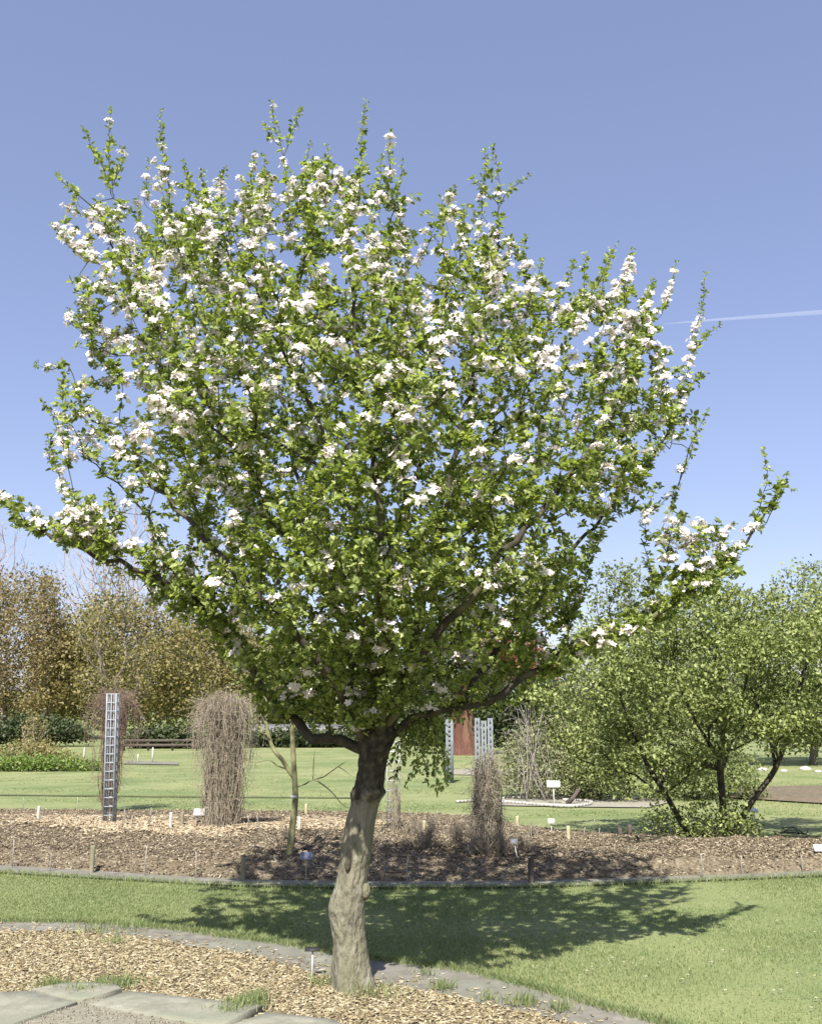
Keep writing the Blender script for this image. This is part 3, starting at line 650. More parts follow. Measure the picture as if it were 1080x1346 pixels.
# spurs: where leaves and blossom sit
PN = sk.P; par = np.array(sk.par); RD = sk.Rad
Dn = unit(PN - PN[np.maximum(par, 0)])
sn = {i: (fl, t) for i, fl, t in shoot_nodes}
sp_p, sp_d, sp_s, sp_fl = [], [], [], []
ccen = at(480, 580, TY)
prj = proj(PN)
for i in range(len(PN)):
    if i in sn:
        fl, t = sn[i]
        if t < .12: continue
        sp_p.append(PN[i]); sp_d.append(Dn[i]); sp_s.append((1.05 - .55 * t ** 2) * RNG.uniform(.75, 1.1)); sp_fl.append(fl if t < .85 else fl * .3)
        continue
    if RD[i] > .011:
        if RD[i] < .06 and PN[i][2] > 1.5:
            for _ in range(2):
                if RNG.random() < .8: o = rnd_dir(1, RNG)[0]; sp_p.append(PN[i] + o * (RD[i] + .05)); sp_d.append(unit(o + np.array([0, 0, .5]))); sp_s.append(1.0); sp_fl.append(.03)
        continue
    q = PN[par[i]]; L = np.linalg.norm(PN[i] - q)
    nspur = 1 + int(L / .092 + RNG.random())
    px, py = prj[i]
    rr = np.linalg.norm(PN[i] - ccen) / 1.9
    # blossom share: heavy at the top and upper left, light low down and inside
    hb = np.clip((640 - py) / 330, 0, 1)
    hb = np.clip((720 - py) / 400, 0, 1); fl = (.055 + .19 * hb) * (0.5 + .65 * min(1, rr))
    if px < 330: fl += .07 * np.clip((800 - py) / 200, 0, 1)
    if px < 180: fl += .07
    if px > 640: fl *= .95
    if px > 840 and 660 < py < 740: fl = .4
    if py < 330: fl += .03
    for m in range(nspur):
        f = (m + RNG.random() * .6) / nspur
        sp_p.append(PN[i] * (1 - f) + q * f + RNG.normal(0, .012, 3)); sp_d.append(Dn[i]); sp_s.append(1.0); sp_fl.append(fl)
sp_p, sp_d, sp_s, sp_fl = map(np.array, (sp_p, sp_d, sp_s, sp_fl))
# blossoming follows patches
pn = np.array([noise.noise(Vector(p * 2.6)) for p in sp_p])
isf = RNG.random(len(sp_p)) < sp_fl * (0.5 + 2.4 * np.clip(pn + .12, 0, 1)) * 1.15
print('spurs', len(sp_p), 'blossom', isf.sum())
# hanging bunch under the right fork
hang = Skel(); h0 = hang.add(at(566, 938, TY - .03), -1, .008)
for (x, y, d) in [(586, 1035, -.06), (574, 1040, .02), (560, 1028, -.1), (546, 1018, .08), (530, 1000, 0), (518, 1022, .1), (522, 985, -.05), (584, 1000, .05), (592, 1020, .12), (540, 985, -.12), (556, 1000, 0), (570, 1012, -.1), (528, 965, .05), (582, 965, .1), (545, 960, -.08), (512, 1000, .05), (535, 1030, .12)]:
    e = at(x, y, TY + d); s0 = hang.p[h0]
    mid = (s0 + e) / 2 + np.array([0, 0, .05]) + RNG.normal(0, .02, 3)
    hang.chain([s0, mid, e], .003, .0016, h0, .03, .004)
hang.finish(.002, 2.2, 0)
g = Geo(); hang.mesh(g, 5, 3, 1); g.build('hanging_twigs', M['limb'], apple, True)
hp = hang.P[1:]; hd = unit(hang.P[1:] - hang.P[np.array(hang.par)[1:]])

def rosette(Pc, Dc, Sc, k, rng, Lr=(.027, .053), droop=0.0, upn=.7):
    n = len(Pc); R = np.repeat(np.arange(n), k); m = len(R)
    ax = unit(Dc * .6 + np.array([0, 0, .6]) + rng.normal(0, .45, (n, 3)))[R]
    rd = rnd_dir(m, rng); rd = unit(rd - (rd * ax).sum(-1, keepdims=True) * ax)
    el = rng.uniform(.1, 1.15, m)[:, None]
    D = unit(rd * np.cos(el * .9) + ax * np.sin(el) * .8 + np.array([0, 0, -droop]))
    Nn = ax * upn + rng.normal(0, .35, (m, 3)) + np.array([0, -.1, .35])
    L = rng.uniform(*Lr, m) * Sc[R]; W = L * rng.uniform(.52, .7, m)
    return leaf_geo(Pc[R] + D * .006 + rng.normal(0, .008, (m, 3)) * Sc[R][:, None], D, Nn, L, W)
g = Geo()
lf = ~isf
pick = RNG.random(len(sp_p))
for k, lo, hi in ((7, 0, .35), (9, .35, .75), (11, .75, 1.01)):
    m = lf & (pick >= lo) & (pick < hi)
    g.add(*rosette(sp_p[m], sp_d[m], sp_s[m], k, RNG))
g.add(*rosette(sp_p[isf], sp_d[isf], sp_s[isf] * .85, 4, RNG))
g.add(*rosette(hp, hd, np.full(len(hp), .95), 4, RNG, (.024, .042), .9))
g.build('crown', M['leaf'], apple, False)

def flowers(Pf, Nf, Sf, rng):
    """five cupped petals each; returns petals geometry"""
    n = len(Pf); Nf = unit(Nf); t = rnd_dir(n, rng); A = unit(np.cross(Nf, t)); B = np.cross(Nf, A)
    V = []; 
    for j in range(5):
        a = j * 2 * math.pi / 5
        D = A * math.cos(a) + B * math.sin(a); Sd = -A * math.sin(a) + B * math.cos(a)
        s = Sf[:, None]; cup = rng.uniform(.05, .45, n)[:, None]
        V.append(np.stack([Pf, Pf + D * s * .55 - Sd * s * .36 + Nf * s * cup * .6, Pf + D * s * .98 + Nf * s * cup * 1.0 - Sd * s * .14, Pf + D * s * .98 + Nf * s * cup * 1.0 + Sd * s * .14, Pf + D * s * .55 + Sd * s * .36 + Nf * s * cup * .6], 1))
    V = np.concatenate(V).reshape(-1, 3); k = np.arange(n * 5)[:, None] * 5
    return V, k + np.array([[0, 1, 2, 4]]), k + np.array([[4, 2, 3]])
fp, fd, fs = sp_p[isf], sp_d[isf], sp_s[isf]
view = np.array([0, 0, CAMH]) - fp; dist = np.linalg.norm(view, axis=1)
def cluster(p, d, s, rng):
    nf = rng.integers(4, 15); o = rnd_dir(nf, rng); o[:, 2] = np.abs(o[:, 2]) * .8; o = unit(o)
    c = p + o * rng.uniform(.018, .052, nf)[:, None] * s + d * .015
    return flowers(c, o + np.array([-.1, -.25, .35]) + rng.normal(0, .25, (nf, 3)), rng.uniform(.018, .026, nf) * (0.6 + .4 * s), rng)
# the hundred clusters that show largest: near the camera side of the crown, in frame
pf = proj(fp); infr = (pf[:, 0] > 5) & (pf[:, 0] < 1075) & (pf[:, 1] > 100)
score = dist + 10 * (~infr) + .4 * (1 - fs)
big = np.argsort(score)[:100]; bigset = set(big.tolist())
gr = Geo(); gb = None
for i in range(len(fp)):
    V, q, t = cluster(fp[i], fd[i], fs[i], RNG)
    if i in bigset:
        g1 = Geo(); g1.add(V, q, t); g1.build('blossom_cluster', M['petal'], apple)
    else: gr.add(V, q, t)
# some single open flowers strewn through the sunny leaves
nb_ = 5200; ib = RNG.choice(len(sp_p), nb_, p=(sp_fl + .02) / (sp_fl + .02).sum()); ob = rnd_dir(nb_, RNG); ob[:, 2] = np.abs(ob[:, 2]); V, q = quad_leaves(sp_p[ib] + ob * RNG.uniform(.012, .04, nb_)[:, None], ob, rnd_dir(nb_, RNG), RNG.uniform(.010, .018, nb_), RNG.uniform(.008, .014, nb_)); gr.add(V, q)
o_ = gr.build('blossoms', M['petal'], apple); o_['kind'] = 'stuff'
print('apple done')
exec_marker = 1
# ------------------------------------------------------------------ other trees and shrubs
def gz(px, Y): return np.array([at(px, 900, Y)[0], Y, 0.0])
def tree(name, label, bpx, Y, poly, R, n, k, Ls, leaf, tr=.12, bark='twig', cat='tree', group=None, starts=None, clump=.1, freq=.6, bf=.3, up=.4, rtip=.006, far=True, kmin=3, seed=1, trunkname='trunk', sub=1, jit=0, leafless=False, crowntop=None, lump=.5):
    rng = np.random.default_rng(seed)
    b = gz(bpx, Y); t = tag(empty(name, b), label, cat, group)
    T = fill_crown(poly, Y, R, n, rng, clump, freq, .2)
    s = Skel(); r0 = s.add(b - np.array([0, 0, .05]), -1, tr)
    cen = T.mean(0)
    if starts is None:
        low = np.array([b[0] * .7 + cen[0] * .3, Y, T[:, 2].min() * .6 + cen[2] * .4])
        starts = [([b, (b * .6 + low * .4) + np.array([tr * .5, 0, 0]), low], tr, tr * .6)]
    else:
        starts = [([at(x, y, Y + d) if y < 2000 else b for x, y, d in l], a, c) for l, a, c in starts]
    for pts, a, c in starts:
        s.chain(pts, a, c, s.nearest(np.array(pts[0])), max(.1, np.linalg.norm(b - cen) * .06), jit)
    s.grow(T, bf, up); s.finish(rtip, 2.3, 1)
    g = Geo(); s.mesh(g, 6, kmin, sub); g.build(trunkname, M[bark], t, True)
    if not leafless:
        tips = np.array([i for i in range(len(s.P)) if s.Rad[i] < rtip * 5 and s.par[i] >= 0])
        par_ = np.array(s.par); Pn = s.P[tips]; Dn_ = unit(Pn - s.P[par_[tips]]); m = len(tips) * k; Rr = np.repeat(np.arange(len(tips)), k)
        spread = Ls * 1.3 + lump * Ls
        c = Pn[Rr] + rng.normal(0, spread * .6, (m, 3)) * np.array([1.2, 1.2, .7])
        D = unit(rng.normal(0, 1, (m, 3)) + np.array([0, 0, .15])); Nn = unit(rng.normal(0, .55, (m, 3)) + np.array([0, -.15, .8]))
        L = rng.uniform(.6, 1.25, m) * Ls; W = L * rng.uniform(.5, .75, m)
        if far: V, q = quad_leaves(c, D, Nn, L, W)
        else: V, q = leaf_geo(c, D, Nn, L, W)
        mk('crown', V, [q], M[leaf], t)
    return t, s
# left background: spring brown and olive crowns
tree('maple_tree', 'orange brown tree at the far left edge of the photo, behind the low hedge', 10, 86, [(-95, 945), (-110, 850), (-70, 780), (-20, 752), (25, 748), (60, 738), (82, 765), (105, 800), (118, 860), (112, 920), (60, 950), (0, 948)], 5.5, 1500, 18, .28, 'brown_leaf', .25, seed=3, freq=.25, lump=2.2, clump=.25)
tree('maple_tree', 'olive brown tree behind the metal lattice pillar on the left', 165, 82, [(40, 940), (70, 850), (100, 795), (130, 782), (175, 778), (215, 800), (250, 820), (275, 880), (285, 940), (170, 955)], 5, 1500, 18, .28, 'olive_leaf', .25, seed=4, freq=.25, lump=2.2, clump=.2)
tree('maple_tree', 'olive brown tree behind the tall bare climber on the left', 290, 88, [(205, 940), (205, 850), (235, 812), (270, 822), (300, 806), (345, 830), (380, 880), (375, 945), (290, 958)], 5, 1400, 18, .28, 'olive_leaf', .25, seed=5, freq=.25, lump=2.2, clump=.2)
tree('conifer_tree', 'small pointed brownish conifer in front of the orange brown tree', 62, 80, [(30, 930), (34, 850), (50, 780), (62, 735), (76, 785), (96, 850), (98, 925), (62, 945)], 2.2, 500, 16, .24, 'brown_leaf', .18, seed=6, freq=.3)
tree('beech_tree', 'dark green tree behind the left limbs of the blossoming tree', 420, 95, [(345, 965), (340, 880), (370, 830), (420, 815), (480, 830), (520, 880), (515, 960)], 6, 1100, 9, .5, 'midgreen_leaf', .3, seed=7, freq=.25)
tree('copper_beech_tree', 'rust red tree showing through the right limbs of the blossoming tree', 655, 70, [(590, 925), (595, 860), (625, 828), (665, 820), (705, 835), (730, 880), (720, 935), (650, 950)], 4, 1100, 9, .32, 'rust_leaf', .22, seed=8, freq=.3)
tree('yew_tree', 'dark evergreen tree behind the red trunked tree', 585, 62, [(530, 990), (520, 940), (530, 890), (570, 880), (620, 885), (650, 900), (690, 925), (700, 985), (660, 992), (600, 985)], 2.6, 1300, 10, .26, 'darkgreen_leaf', .2, seed=9, freq=.4)
tree('yew_tree', 'dark evergreen tree behind the grass plume at the right of the flat pillar', 700, 58, [(650, 990), (645, 930), (670, 895), (720, 890), (765, 920), (775, 985)], 2.2, 900, 10, .26, 'darkgreen_leaf', .2, seed=10, freq=.4)
tree('maple_tree', 'pale brown tree beyond the left edge of the photo', -150, 90, [(-260, 950), (-270, 830), (-210, 770), (-140, 750), (-80, 800), (-60, 950)], 5, 700, 8, .5, 'brown_leaf', .25, seed=12, freq=.25)
# bare trees above them
tree('bare_tree', 'leafless grey pink tree rising at the left edge behind the orange brown tree', 5, 115, [(-120, 900), (-120, 730), (-60, 690), (-10, 668), (40, 700), (58, 760), (60, 900)], 5, 1500, 0, .3, None, .3, 'pale_twig', seed=13, leafless=True, clump=0, rtip=.021, up=1.5)
tree('bare_tree', 'leafless many stemmed tree rising above the olive brown trees', 165, 105, [(72, 850), (66, 740), (95, 700), (130, 660), (160, 640), (200, 660), (240, 720), (255, 850), (160, 900)], 5, 2000, 0, .3, None, .35, 'pale_twig', seed=14, leafless=True, clump=0, rtip=.021, up=3.0, bf=.6,
     starts=[([(165, 3000, 0), (160, 850, 0), (150, 690, 0)], .3, .06), ([(165, 900, 0), (125, 820, 1), (122, 720, 1)], .16, .05), ([(165, 890, 0), (200, 800, -1), (196, 690, -1)], .16, .05), ([(165, 880, 0), (180, 780, 1), (176, 670, 1)], .14, .05), ([(160, 900, 0), (140, 800, -1), (138, 700, -1)], .14, .05)])
tree('bare_tree', 'leafless slim pale tree seen through the lower left boughs of the blossoming tree', 262, 110, [(215, 850), (212, 740), (240, 700), (280, 690), (320, 740), (325, 850)], 4, 900, 0, .3, None, .25, 'pale_twig', seed=15, leafless=True, clump=0, rtip=.026, up=3, bf=.6)
# young spindly olive tree in front of them
tree('young_tree', 'slender half leafed young tree above the metal lattice pillar', 152, 60, [(95, 920), (98, 830), (125, 780), (150, 690), (175, 770), (200, 830), (205, 915), (150, 930)], 2.0, 420, 5, .2, 'olive_leaf', .14, seed=16, up=2.5, bf=.5, rtip=.014, freq=.5)
# far wood closing the horizon
def far_wood():
    rng = np.random.default_rng(21); n = 70000
    x = rng.uniform(-230, 230, n); y = rng.uniform(135, 165, n)
    top = np.array([6.5 + 3.5 * noise.noise(Vector((a * .06, 0, 2))) + 2.5 * noise.noise(Vector((a * .25, 0, 2))) for a in x])
    z = rng.random(n) ** .8 * top
    L = rng.uniform(.5, 1.1, n); D = rnd_dir(n, rng); Nn = unit(rng.normal(0, .5, (n, 3)) + np.array([0, -.4, .7]))
    V, q = quad_leaves(np.stack([x, y, z], -1), D, Nn, L, L * .7)
    tag(mk('far_woods', V, [q], M['midgreen_leaf']), 'hazy far off wood closing the horizon behind the garden trees', None, None, 'stuff')
far_wood()
# right side: bushy multi-stemmed tree in the bed
rb = [(690, 915), (722, 862), (775, 815), (850, 790), (930, 770), (1000, 778), (1080, 790), (1160, 830), (1190, 920), (1150, 990), (1085, 985), (1050, 1020), (1000, 1005), (975, 1000), (945, 1010), (925, 1015), (895, 1040), (840, 1062), (800, 1035), (760, 1000), (715, 975)]
BY = float(gnd(940, 1110)[1])
tree('bushy_tree', 'yellow green bushy tree with several leaning dark stems in the bed at the right', 940, BY, rb, 1.5, 3000, 11, .056, 'yellowgreen_leaf', .05, 'limb', seed=30, far=False, freq=1.7, clump=.5, rtip=.003, lump=.5, kmin=3,
     starts=[([(905, 1100, 0), (893, 1078, -.05), (872, 1040, -.1), (850, 1005, -.15), (820, 930, -.2)], .04, .02), ([(952, 1108, 0), (950, 1060, .1), (946, 1000, .1), (952, 940, .1), (940, 860, 0)], .038, .02),
             ([(958, 1108, 0), (972, 1080, 0), (992, 1048, -.05), (1018, 1012, -.1), (1040, 950, -.1), (1060, 870, 0)], .045, .02), ([(1020, 1010, -.1), (1008, 960, .2), (985, 900, .3)], .025, .014), ([(870, 1035, -.1), (880, 960, .3), (870, 880, .4)], .022, .012), ([(946, 1000, .1), (910, 940, -.3), (880, 870, -.5)], .022, .012)])
# its low suckers
def shrub(name, label, poly, Y, R, n, k, Ls, leaf, bark='limb', cat='shrub', group=None, seed=1, far=False, stems=8, lump=1.0, clump=.1, bx=None, rtip=.002, leafname='foliage', freq=1.5, zoff=0.0):
    rng = np.random.default_rng(seed); poly = np.asarray(poly, float)
    cx = bx or poly[:, 0].mean(); b = gz(cx, Y) + np.array([0, 0, zoff]); t = tag(empty(name, b), label, cat, group)
    T = fill_crown(poly, Y, R, n, rng, clump, freq, .1); T = T[T[:, 2] > .02]
    s = Skel(); wx = (T[:, 0].max() - T[:, 0].min()) * .25
    for i in range(stems): s.add(b + np.array([rng.uniform(-wx, wx), rng.uniform(-R, R) * .4, -.03]), -1, .004)
    s.grow(T, .35, .6); s.finish(rtip, 2.2, 1); g = Geo(); s.mesh(g, 5, 3, 1); g.build('stems', M[bark], t, True)
    if k:
        m = len(T) * k; Rr = np.repeat(np.arange(len(T)), k)
        c = T[Rr] + rng.normal(0, Ls * lump, (m, 3)); D = unit(rng.normal(0, 1, (m, 3)) + np.array([0, 0, .3])); Nn = unit(rng.normal(0, .5, (m, 3)) + np.array([0, -.2, .8]))
        L = rng.uniform(.6, 1.2, m) * Ls; W = L * rng.uniform(.5, .75, m)
        V, q = (quad_leaves if far else leaf_geo)(c, D, Nn, L, W)
        mk(leafname, V, [q], M[leaf], t)
    return t
shrub('leafy_suckers', 'low bright green leafy suckers at the foot of the bushy tree', [(832, 1092), (838, 1072), (862, 1050), (885, 1068), (915, 1046), (940, 1060), (975, 1052), (1000, 1080), (1012, 1106), (940, 1112), (880, 1112), (845, 1106)], BY - .1, .7, 330, 6, .055, 'yellowgreen_leaf', 'limb', 'shrub', seed=31, zoff=.1)
# behind: feathery grey green bush and taller trees
GY = 21.0
shrub('feathery_bush', 'feathery grey green bush with arching pale stems behind the garden label signs', [(655, 1040), (655, 1000), (672, 965), (700, 945), (735, 950), (775, 970), (800, 1010), (805, 1048), (730, 1052)], GY, .9, 900, 7, .07, 'pale_leaf', 'dry', seed=32, lump=1.4)
def plume(bx, Y, tips, name, label, mat='dry', n=6, r=.006):
    rng = np.random.default_rng(int(bx)); b = gz(bx, Y); t = tag(empty(name, b), label, 'shrub'); g = Geo()
    for (x, y) in tips:
        for _ in range(n):
            e = at(x + rng.normal(0, 6), y + rng.normal(0, 5), Y + rng.normal(0, .3)); h = e[2]
            mid = np.array([b[0] * .55 + e[0] * .45, (b[1] + e[1]) / 2, max(h, .5) * rng.uniform(.85, 1.15)])
            P0 = np.array([b + np.append(rng.normal(0, .3, 2), 0), mid, e]); cum = np.array([0, 1, 2.]); g.tube(catmull(P0, cum, np.linspace(0, 2, 9)), np.linspace(r, r * .4, 9), 3)
    g.build('stems', M[mat], t); return t
plume(700, 20.3, [(658, 965), (662, 945), (672, 935), (690, 925), (656, 985), (665, 1000), (720, 935), (740, 945), (675, 955), (700, 940)], 'arching_shrub', 'fan of long arching bare stems beside the flat topped pillar', 'pale_twig', 3, .006)
shrub('green_bush', 'mid green bush behind the left stem of the bushy tree', [(745, 1048), (740, 1000), (760, 960), (800, 935), (850, 940), (880, 990), (880, 1045), (810, 1052)], 20.5, 1.0, 700, 8, .08, 'midgreen_leaf', seed=33, far=True, lump=1.3)
shrub('green_bush', 'mid green bush seen between the stems of the bushy tree', [(860, 1052), (864, 1000), (910, 965), (970, 975), (1000, 1005), (1008, 1050), (930, 1054)], 21, 1.0, 750, 8, .08, 'midgreen_leaf', seed=34, far=True, lump=1.3)
tree('lime_tree', 'tall airy green tree with spiky top behind the right end of the blossoming tree', 830, 34, [(720, 960), (730, 850), (770, 800), (792, 748), (815, 732), (845, 742), (870, 760), (900, 800), (915, 870), (910, 955), (820, 975)], 2.6, 1500, 7, .14, 'midgreen_leaf', .14, seed=35, freq=.5, up=1.5, rtip=.006, bf=.4)
tree('lime_tree', 'tall light green tree at the right edge of the photo', 1060, 36, [(975, 960), (968, 850), (990, 790), (1020, 758), (1045, 738), (1075, 742), (1110, 760), (1150, 820), (1170, 900), (1160, 960), (1060, 975)], 3.0, 1900, 8, .15, 'yellowgreen_leaf', .16, seed=36, freq=.5, up=1.2, rtip=.006)
tree('lime_tree', 'green tree showing in the gap between the two tall trees at the right', 940, 42, [(870, 960), (868, 850), (885, 790), (915, 765), (950, 752), (985, 790), (1005, 850), (1000, 960)], 2.8, 1300, 8, .16, 'midgreen_leaf', .16, seed=37, freq=.5, up=1.2, rtip=.007)
tree('lime_tree', 'broad green tree beyond the right edge of the photo', 1230, 38, [(1140, 970), (1130, 850), (1170, 780), (1230, 750), (1300, 790), (1330, 900), (1300, 970)], 3, 800, 8, .2, 'yellowgreen_leaf', .16, seed=38, freq=.5)
# sequoia trunk
def redwood():
    Y = 46.; b = gz(608, Y); t = tag(empty('redwood_tree', b), 'massive red brown trunk standing on the far lawn beside the slatted pillar', 'tree'); K = 28; V = []; hs = np.linspace(-.05, 4.2, 20)
    for h in hs:
        for k in range(K):
            a = k / K * 2 * math.pi; r = .40 * (1 - h * .045) + .26 * math.exp(-h * 1.1); r *= 1 + .2 * abs(math.sin(a * 4 + h * .25)) + .06 * noise.noise(Vector((math.cos(a) * 3, math.sin(a) * 3, h)))
            V.append(b + np.array([math.cos(a) * r, math.sin(a) * r, h]))
    q = [(j * K + k, j * K + (k + 1) % K, (j + 1) * K + (k + 1) % K, (j + 1) * K + k) for j in range(len(hs) - 1) for k in range(K)]
    mk('trunk', V, [np.array(q)], M['redwood'], t, True)
    T = fill_crown([(540, 915), (560, 840), (590, 780), (608, 730), (630, 780), (655, 850), (668, 915)], Y, 2.5, 700, np.random.default_rng(5), .1, .4)
    s = Skel(); s.chain([b + np.array([0, 0, 3.6]), b + np.array([0, 0, 8.5])], .4, .05, -1, .4); s.grow(T, .2, 0); s.finish(.008, 2.2, 1); g = Geo(); s.mesh(g, 5, 3, 1); g.build('branches', M['limb'], t, True)
    rng = np.random.default_rng(6); m = len(T) * 10; Rr = np.repeat(np.arange(len(T)), 10); L = rng.uniform(.12, .3, m)
    V, q = quad_leaves(T[Rr] + rng.normal(0, .22, (m, 3)), rnd_dir(m, rng), rng.normal(0, .5, (m, 3)) + np.array([0, 0, .8]), L, L * .5); mk('crown', V, [q], M['darkgreen_leaf'], t)
redwood()
# low hedges, planting and rail on the far lawn (left)
shrub('dark_hedge', 'low dark green hedge at the far left under the orange brown tree', [(-120, 974), (-120, 956), (-60, 948), (-20, 955), (20, 944), (50, 940), (85, 948), (118, 962), (122, 974), (0, 977)], 60, 1.6, 800, 14, .2, 'darkgreen_leaf', seed=41, far=True, rtip=.01, lump=.8, stems=30)
shrub('dark_hedge', 'dark green shrubs under the trees behind the metal lattice pillar', [(165, 980), (172, 968), (200, 960), (222, 966), (250, 955), (272, 982), (210, 984)], 56, 1.2, 500, 12, .24, 'darkgreen_leaf', seed=42, far=True, rtip=.01, lump=.8, stems=16)
shrub('dark_hedge', 'dark green shrubs far behind the slender young tree', [(325, 982), (325, 968), (380, 962), (470, 966), (480, 984), (400, 986)], 58, 1.2, 500, 12, .24, 'darkgreen_leaf', seed=43, far=True, rtip=.01, lump=.8, stems=16)
shrub('low_planting', 'band of low bright green planting on the far lawn at the left', [(-140, 1014), (-140, 1000), (0, 1000), (60, 998), (130, 1003), (136, 1012), (60, 1015)], 32, 1.0, 900, 9, .10, 'bedgreen_leaf', seed=44, far=True, rtip=.004, lump=1.0, stems=40)
shrub('low_planting', 'brownish dry planting behind the bright green band on the far lawn', [(-140, 1003), (-140, 988), (0, 980), (40, 972), (80, 982), (110, 1002)], 38, 1.0, 600, 7, .11, 'olive_leaf', 'dry', seed=45, far=True, rtip=.006, lump=1.0, stems=40, clump=.25)
shrub('dry_bush', 'dry twiggy bush standing above the planting at the far left', [(28, 995), (30, 950), (44, 935), (62, 950), (66, 995)], 40, .6, 320, 3, .10, 'olive_leaf', 'dry', seed=46, far=True, rtip=.007, stems=10)
def rail_fence(name, label, x0, x1, py_top, Y, mat, n=4, boards=2, h=.55):
    a, b = gz(x0, Y), gz(x1, Y); t = tag(empty(name, a), label, 'fence'); L = b[0] - a[0]
    for i in range(n):
        g = Geo(); g.box((a[0] + L * i / (n - 1), Y, h / 2), (.09, .09, h + .02)); g.build('post', M[mat], t)
    for j in range(boards):
        g = Geo(); g.box((a[0] + L / 2, Y - .06, h * (.92 - .42 * j)), (L, .03, .14)); g.build('rail', M[mat], t)
rail_fence('rail_fence', 'weathered grey low rail fence behind the left lawn', 168, 262, 964, 52, 'darkwood', 4)
def shed():
    Y = 60.; b = gz(385, Y); t = tag(empty('garden_shed', b), 'low grey roofed shed far behind the slender young tree', 'shed'); x0, x1 = gz(335, Y)[0], gz(452, Y)[0]
    g = Geo(); g.box(((x0 + x1) / 2, Y + 1.2, .35), (x1 - x0, 2.2, .7)); g.build('wall', M['darkwood'], t)
    g = Geo(); g.box(((x0 + x1) / 2, Y + 1.1, .92), (x1 - x0 + .5, 2.8, .10), 0, .22); g.build('roof', M['greywood'], t)
shed()

# ------------------------------------------------------------------ pillars and climbers
def lattice(name, label, px, py, ptop, wpx_b, wpx_t, mat, mid=1, nbar=12, r=.007, cat='plant pillar', plate=False):
    """square tapering lattice pillar: corner bars, middle bars, cross bars"""
    b = bgnd(px[0], py); Y = b[1]; topc = at(px[1], ptop, Y); H = topc[2]; wb = wpx_b / F * Y * .98; wt = wpx_t / F * Y * .98
    t = tag(empty(name, (b[0], Y, 0)), label, cat); g = Geo(); c0 = np.array([b[0], Y, b[2] - .05]); c1 = topc
    def pt(u, i, j): c = c0 + (c1 - c0) * u; w = wb + (wt - wb) * u; return c + np.array([i * w / 2, j * w / 2, 0])
    for i, j in [(-1, -1), (1, -1), (1, 1), (-1, 1)]:
        g = Geo(); g.tube([pt(0, i, j), pt(1, i, j)], r, 5); g.build('upright', M[mat], t)
    for m in range(mid):
        u = (m + 1) / (mid + 1) * 2 - 1
        for (i, j) in [(u, -1), (u, 1), (-1, u), (1, u)]:
            g = Geo(); g.tube([pt(0, i, j), pt(1, i, j)], r * .7, 5); g.build('middle_bar', M[mat], t)
    g = Geo()
    for k in range(nbar + 1):
        u = .02 + k / nbar * .975; q = [pt(u, -1, -1), pt(u, 1, -1), pt(u, 1, 1), pt(u, -1, 1)]
        for a in range(4): g.tube([q[a] - np.array([0, .001, 0]), q[(a + 1) % 4] - np.array([0, .001, 0])], r * .75, 4)
    g.build('cross_bars', M[mat], t)
    return t, c0, c1
lattice('lattice_pillar', 'tall blue grey metal lattice pillar standing free in the bed at the left', (144, 148.5), 1082, 912, 12.5, 12, 'metal3', 1, 15, .011)
lattice('lattice_pillar', 'pale lattice pillar just behind the right side of the apple trunk', (517, 517), 1088, 950, 16, 16, 'metal2', 1, 11, .008)
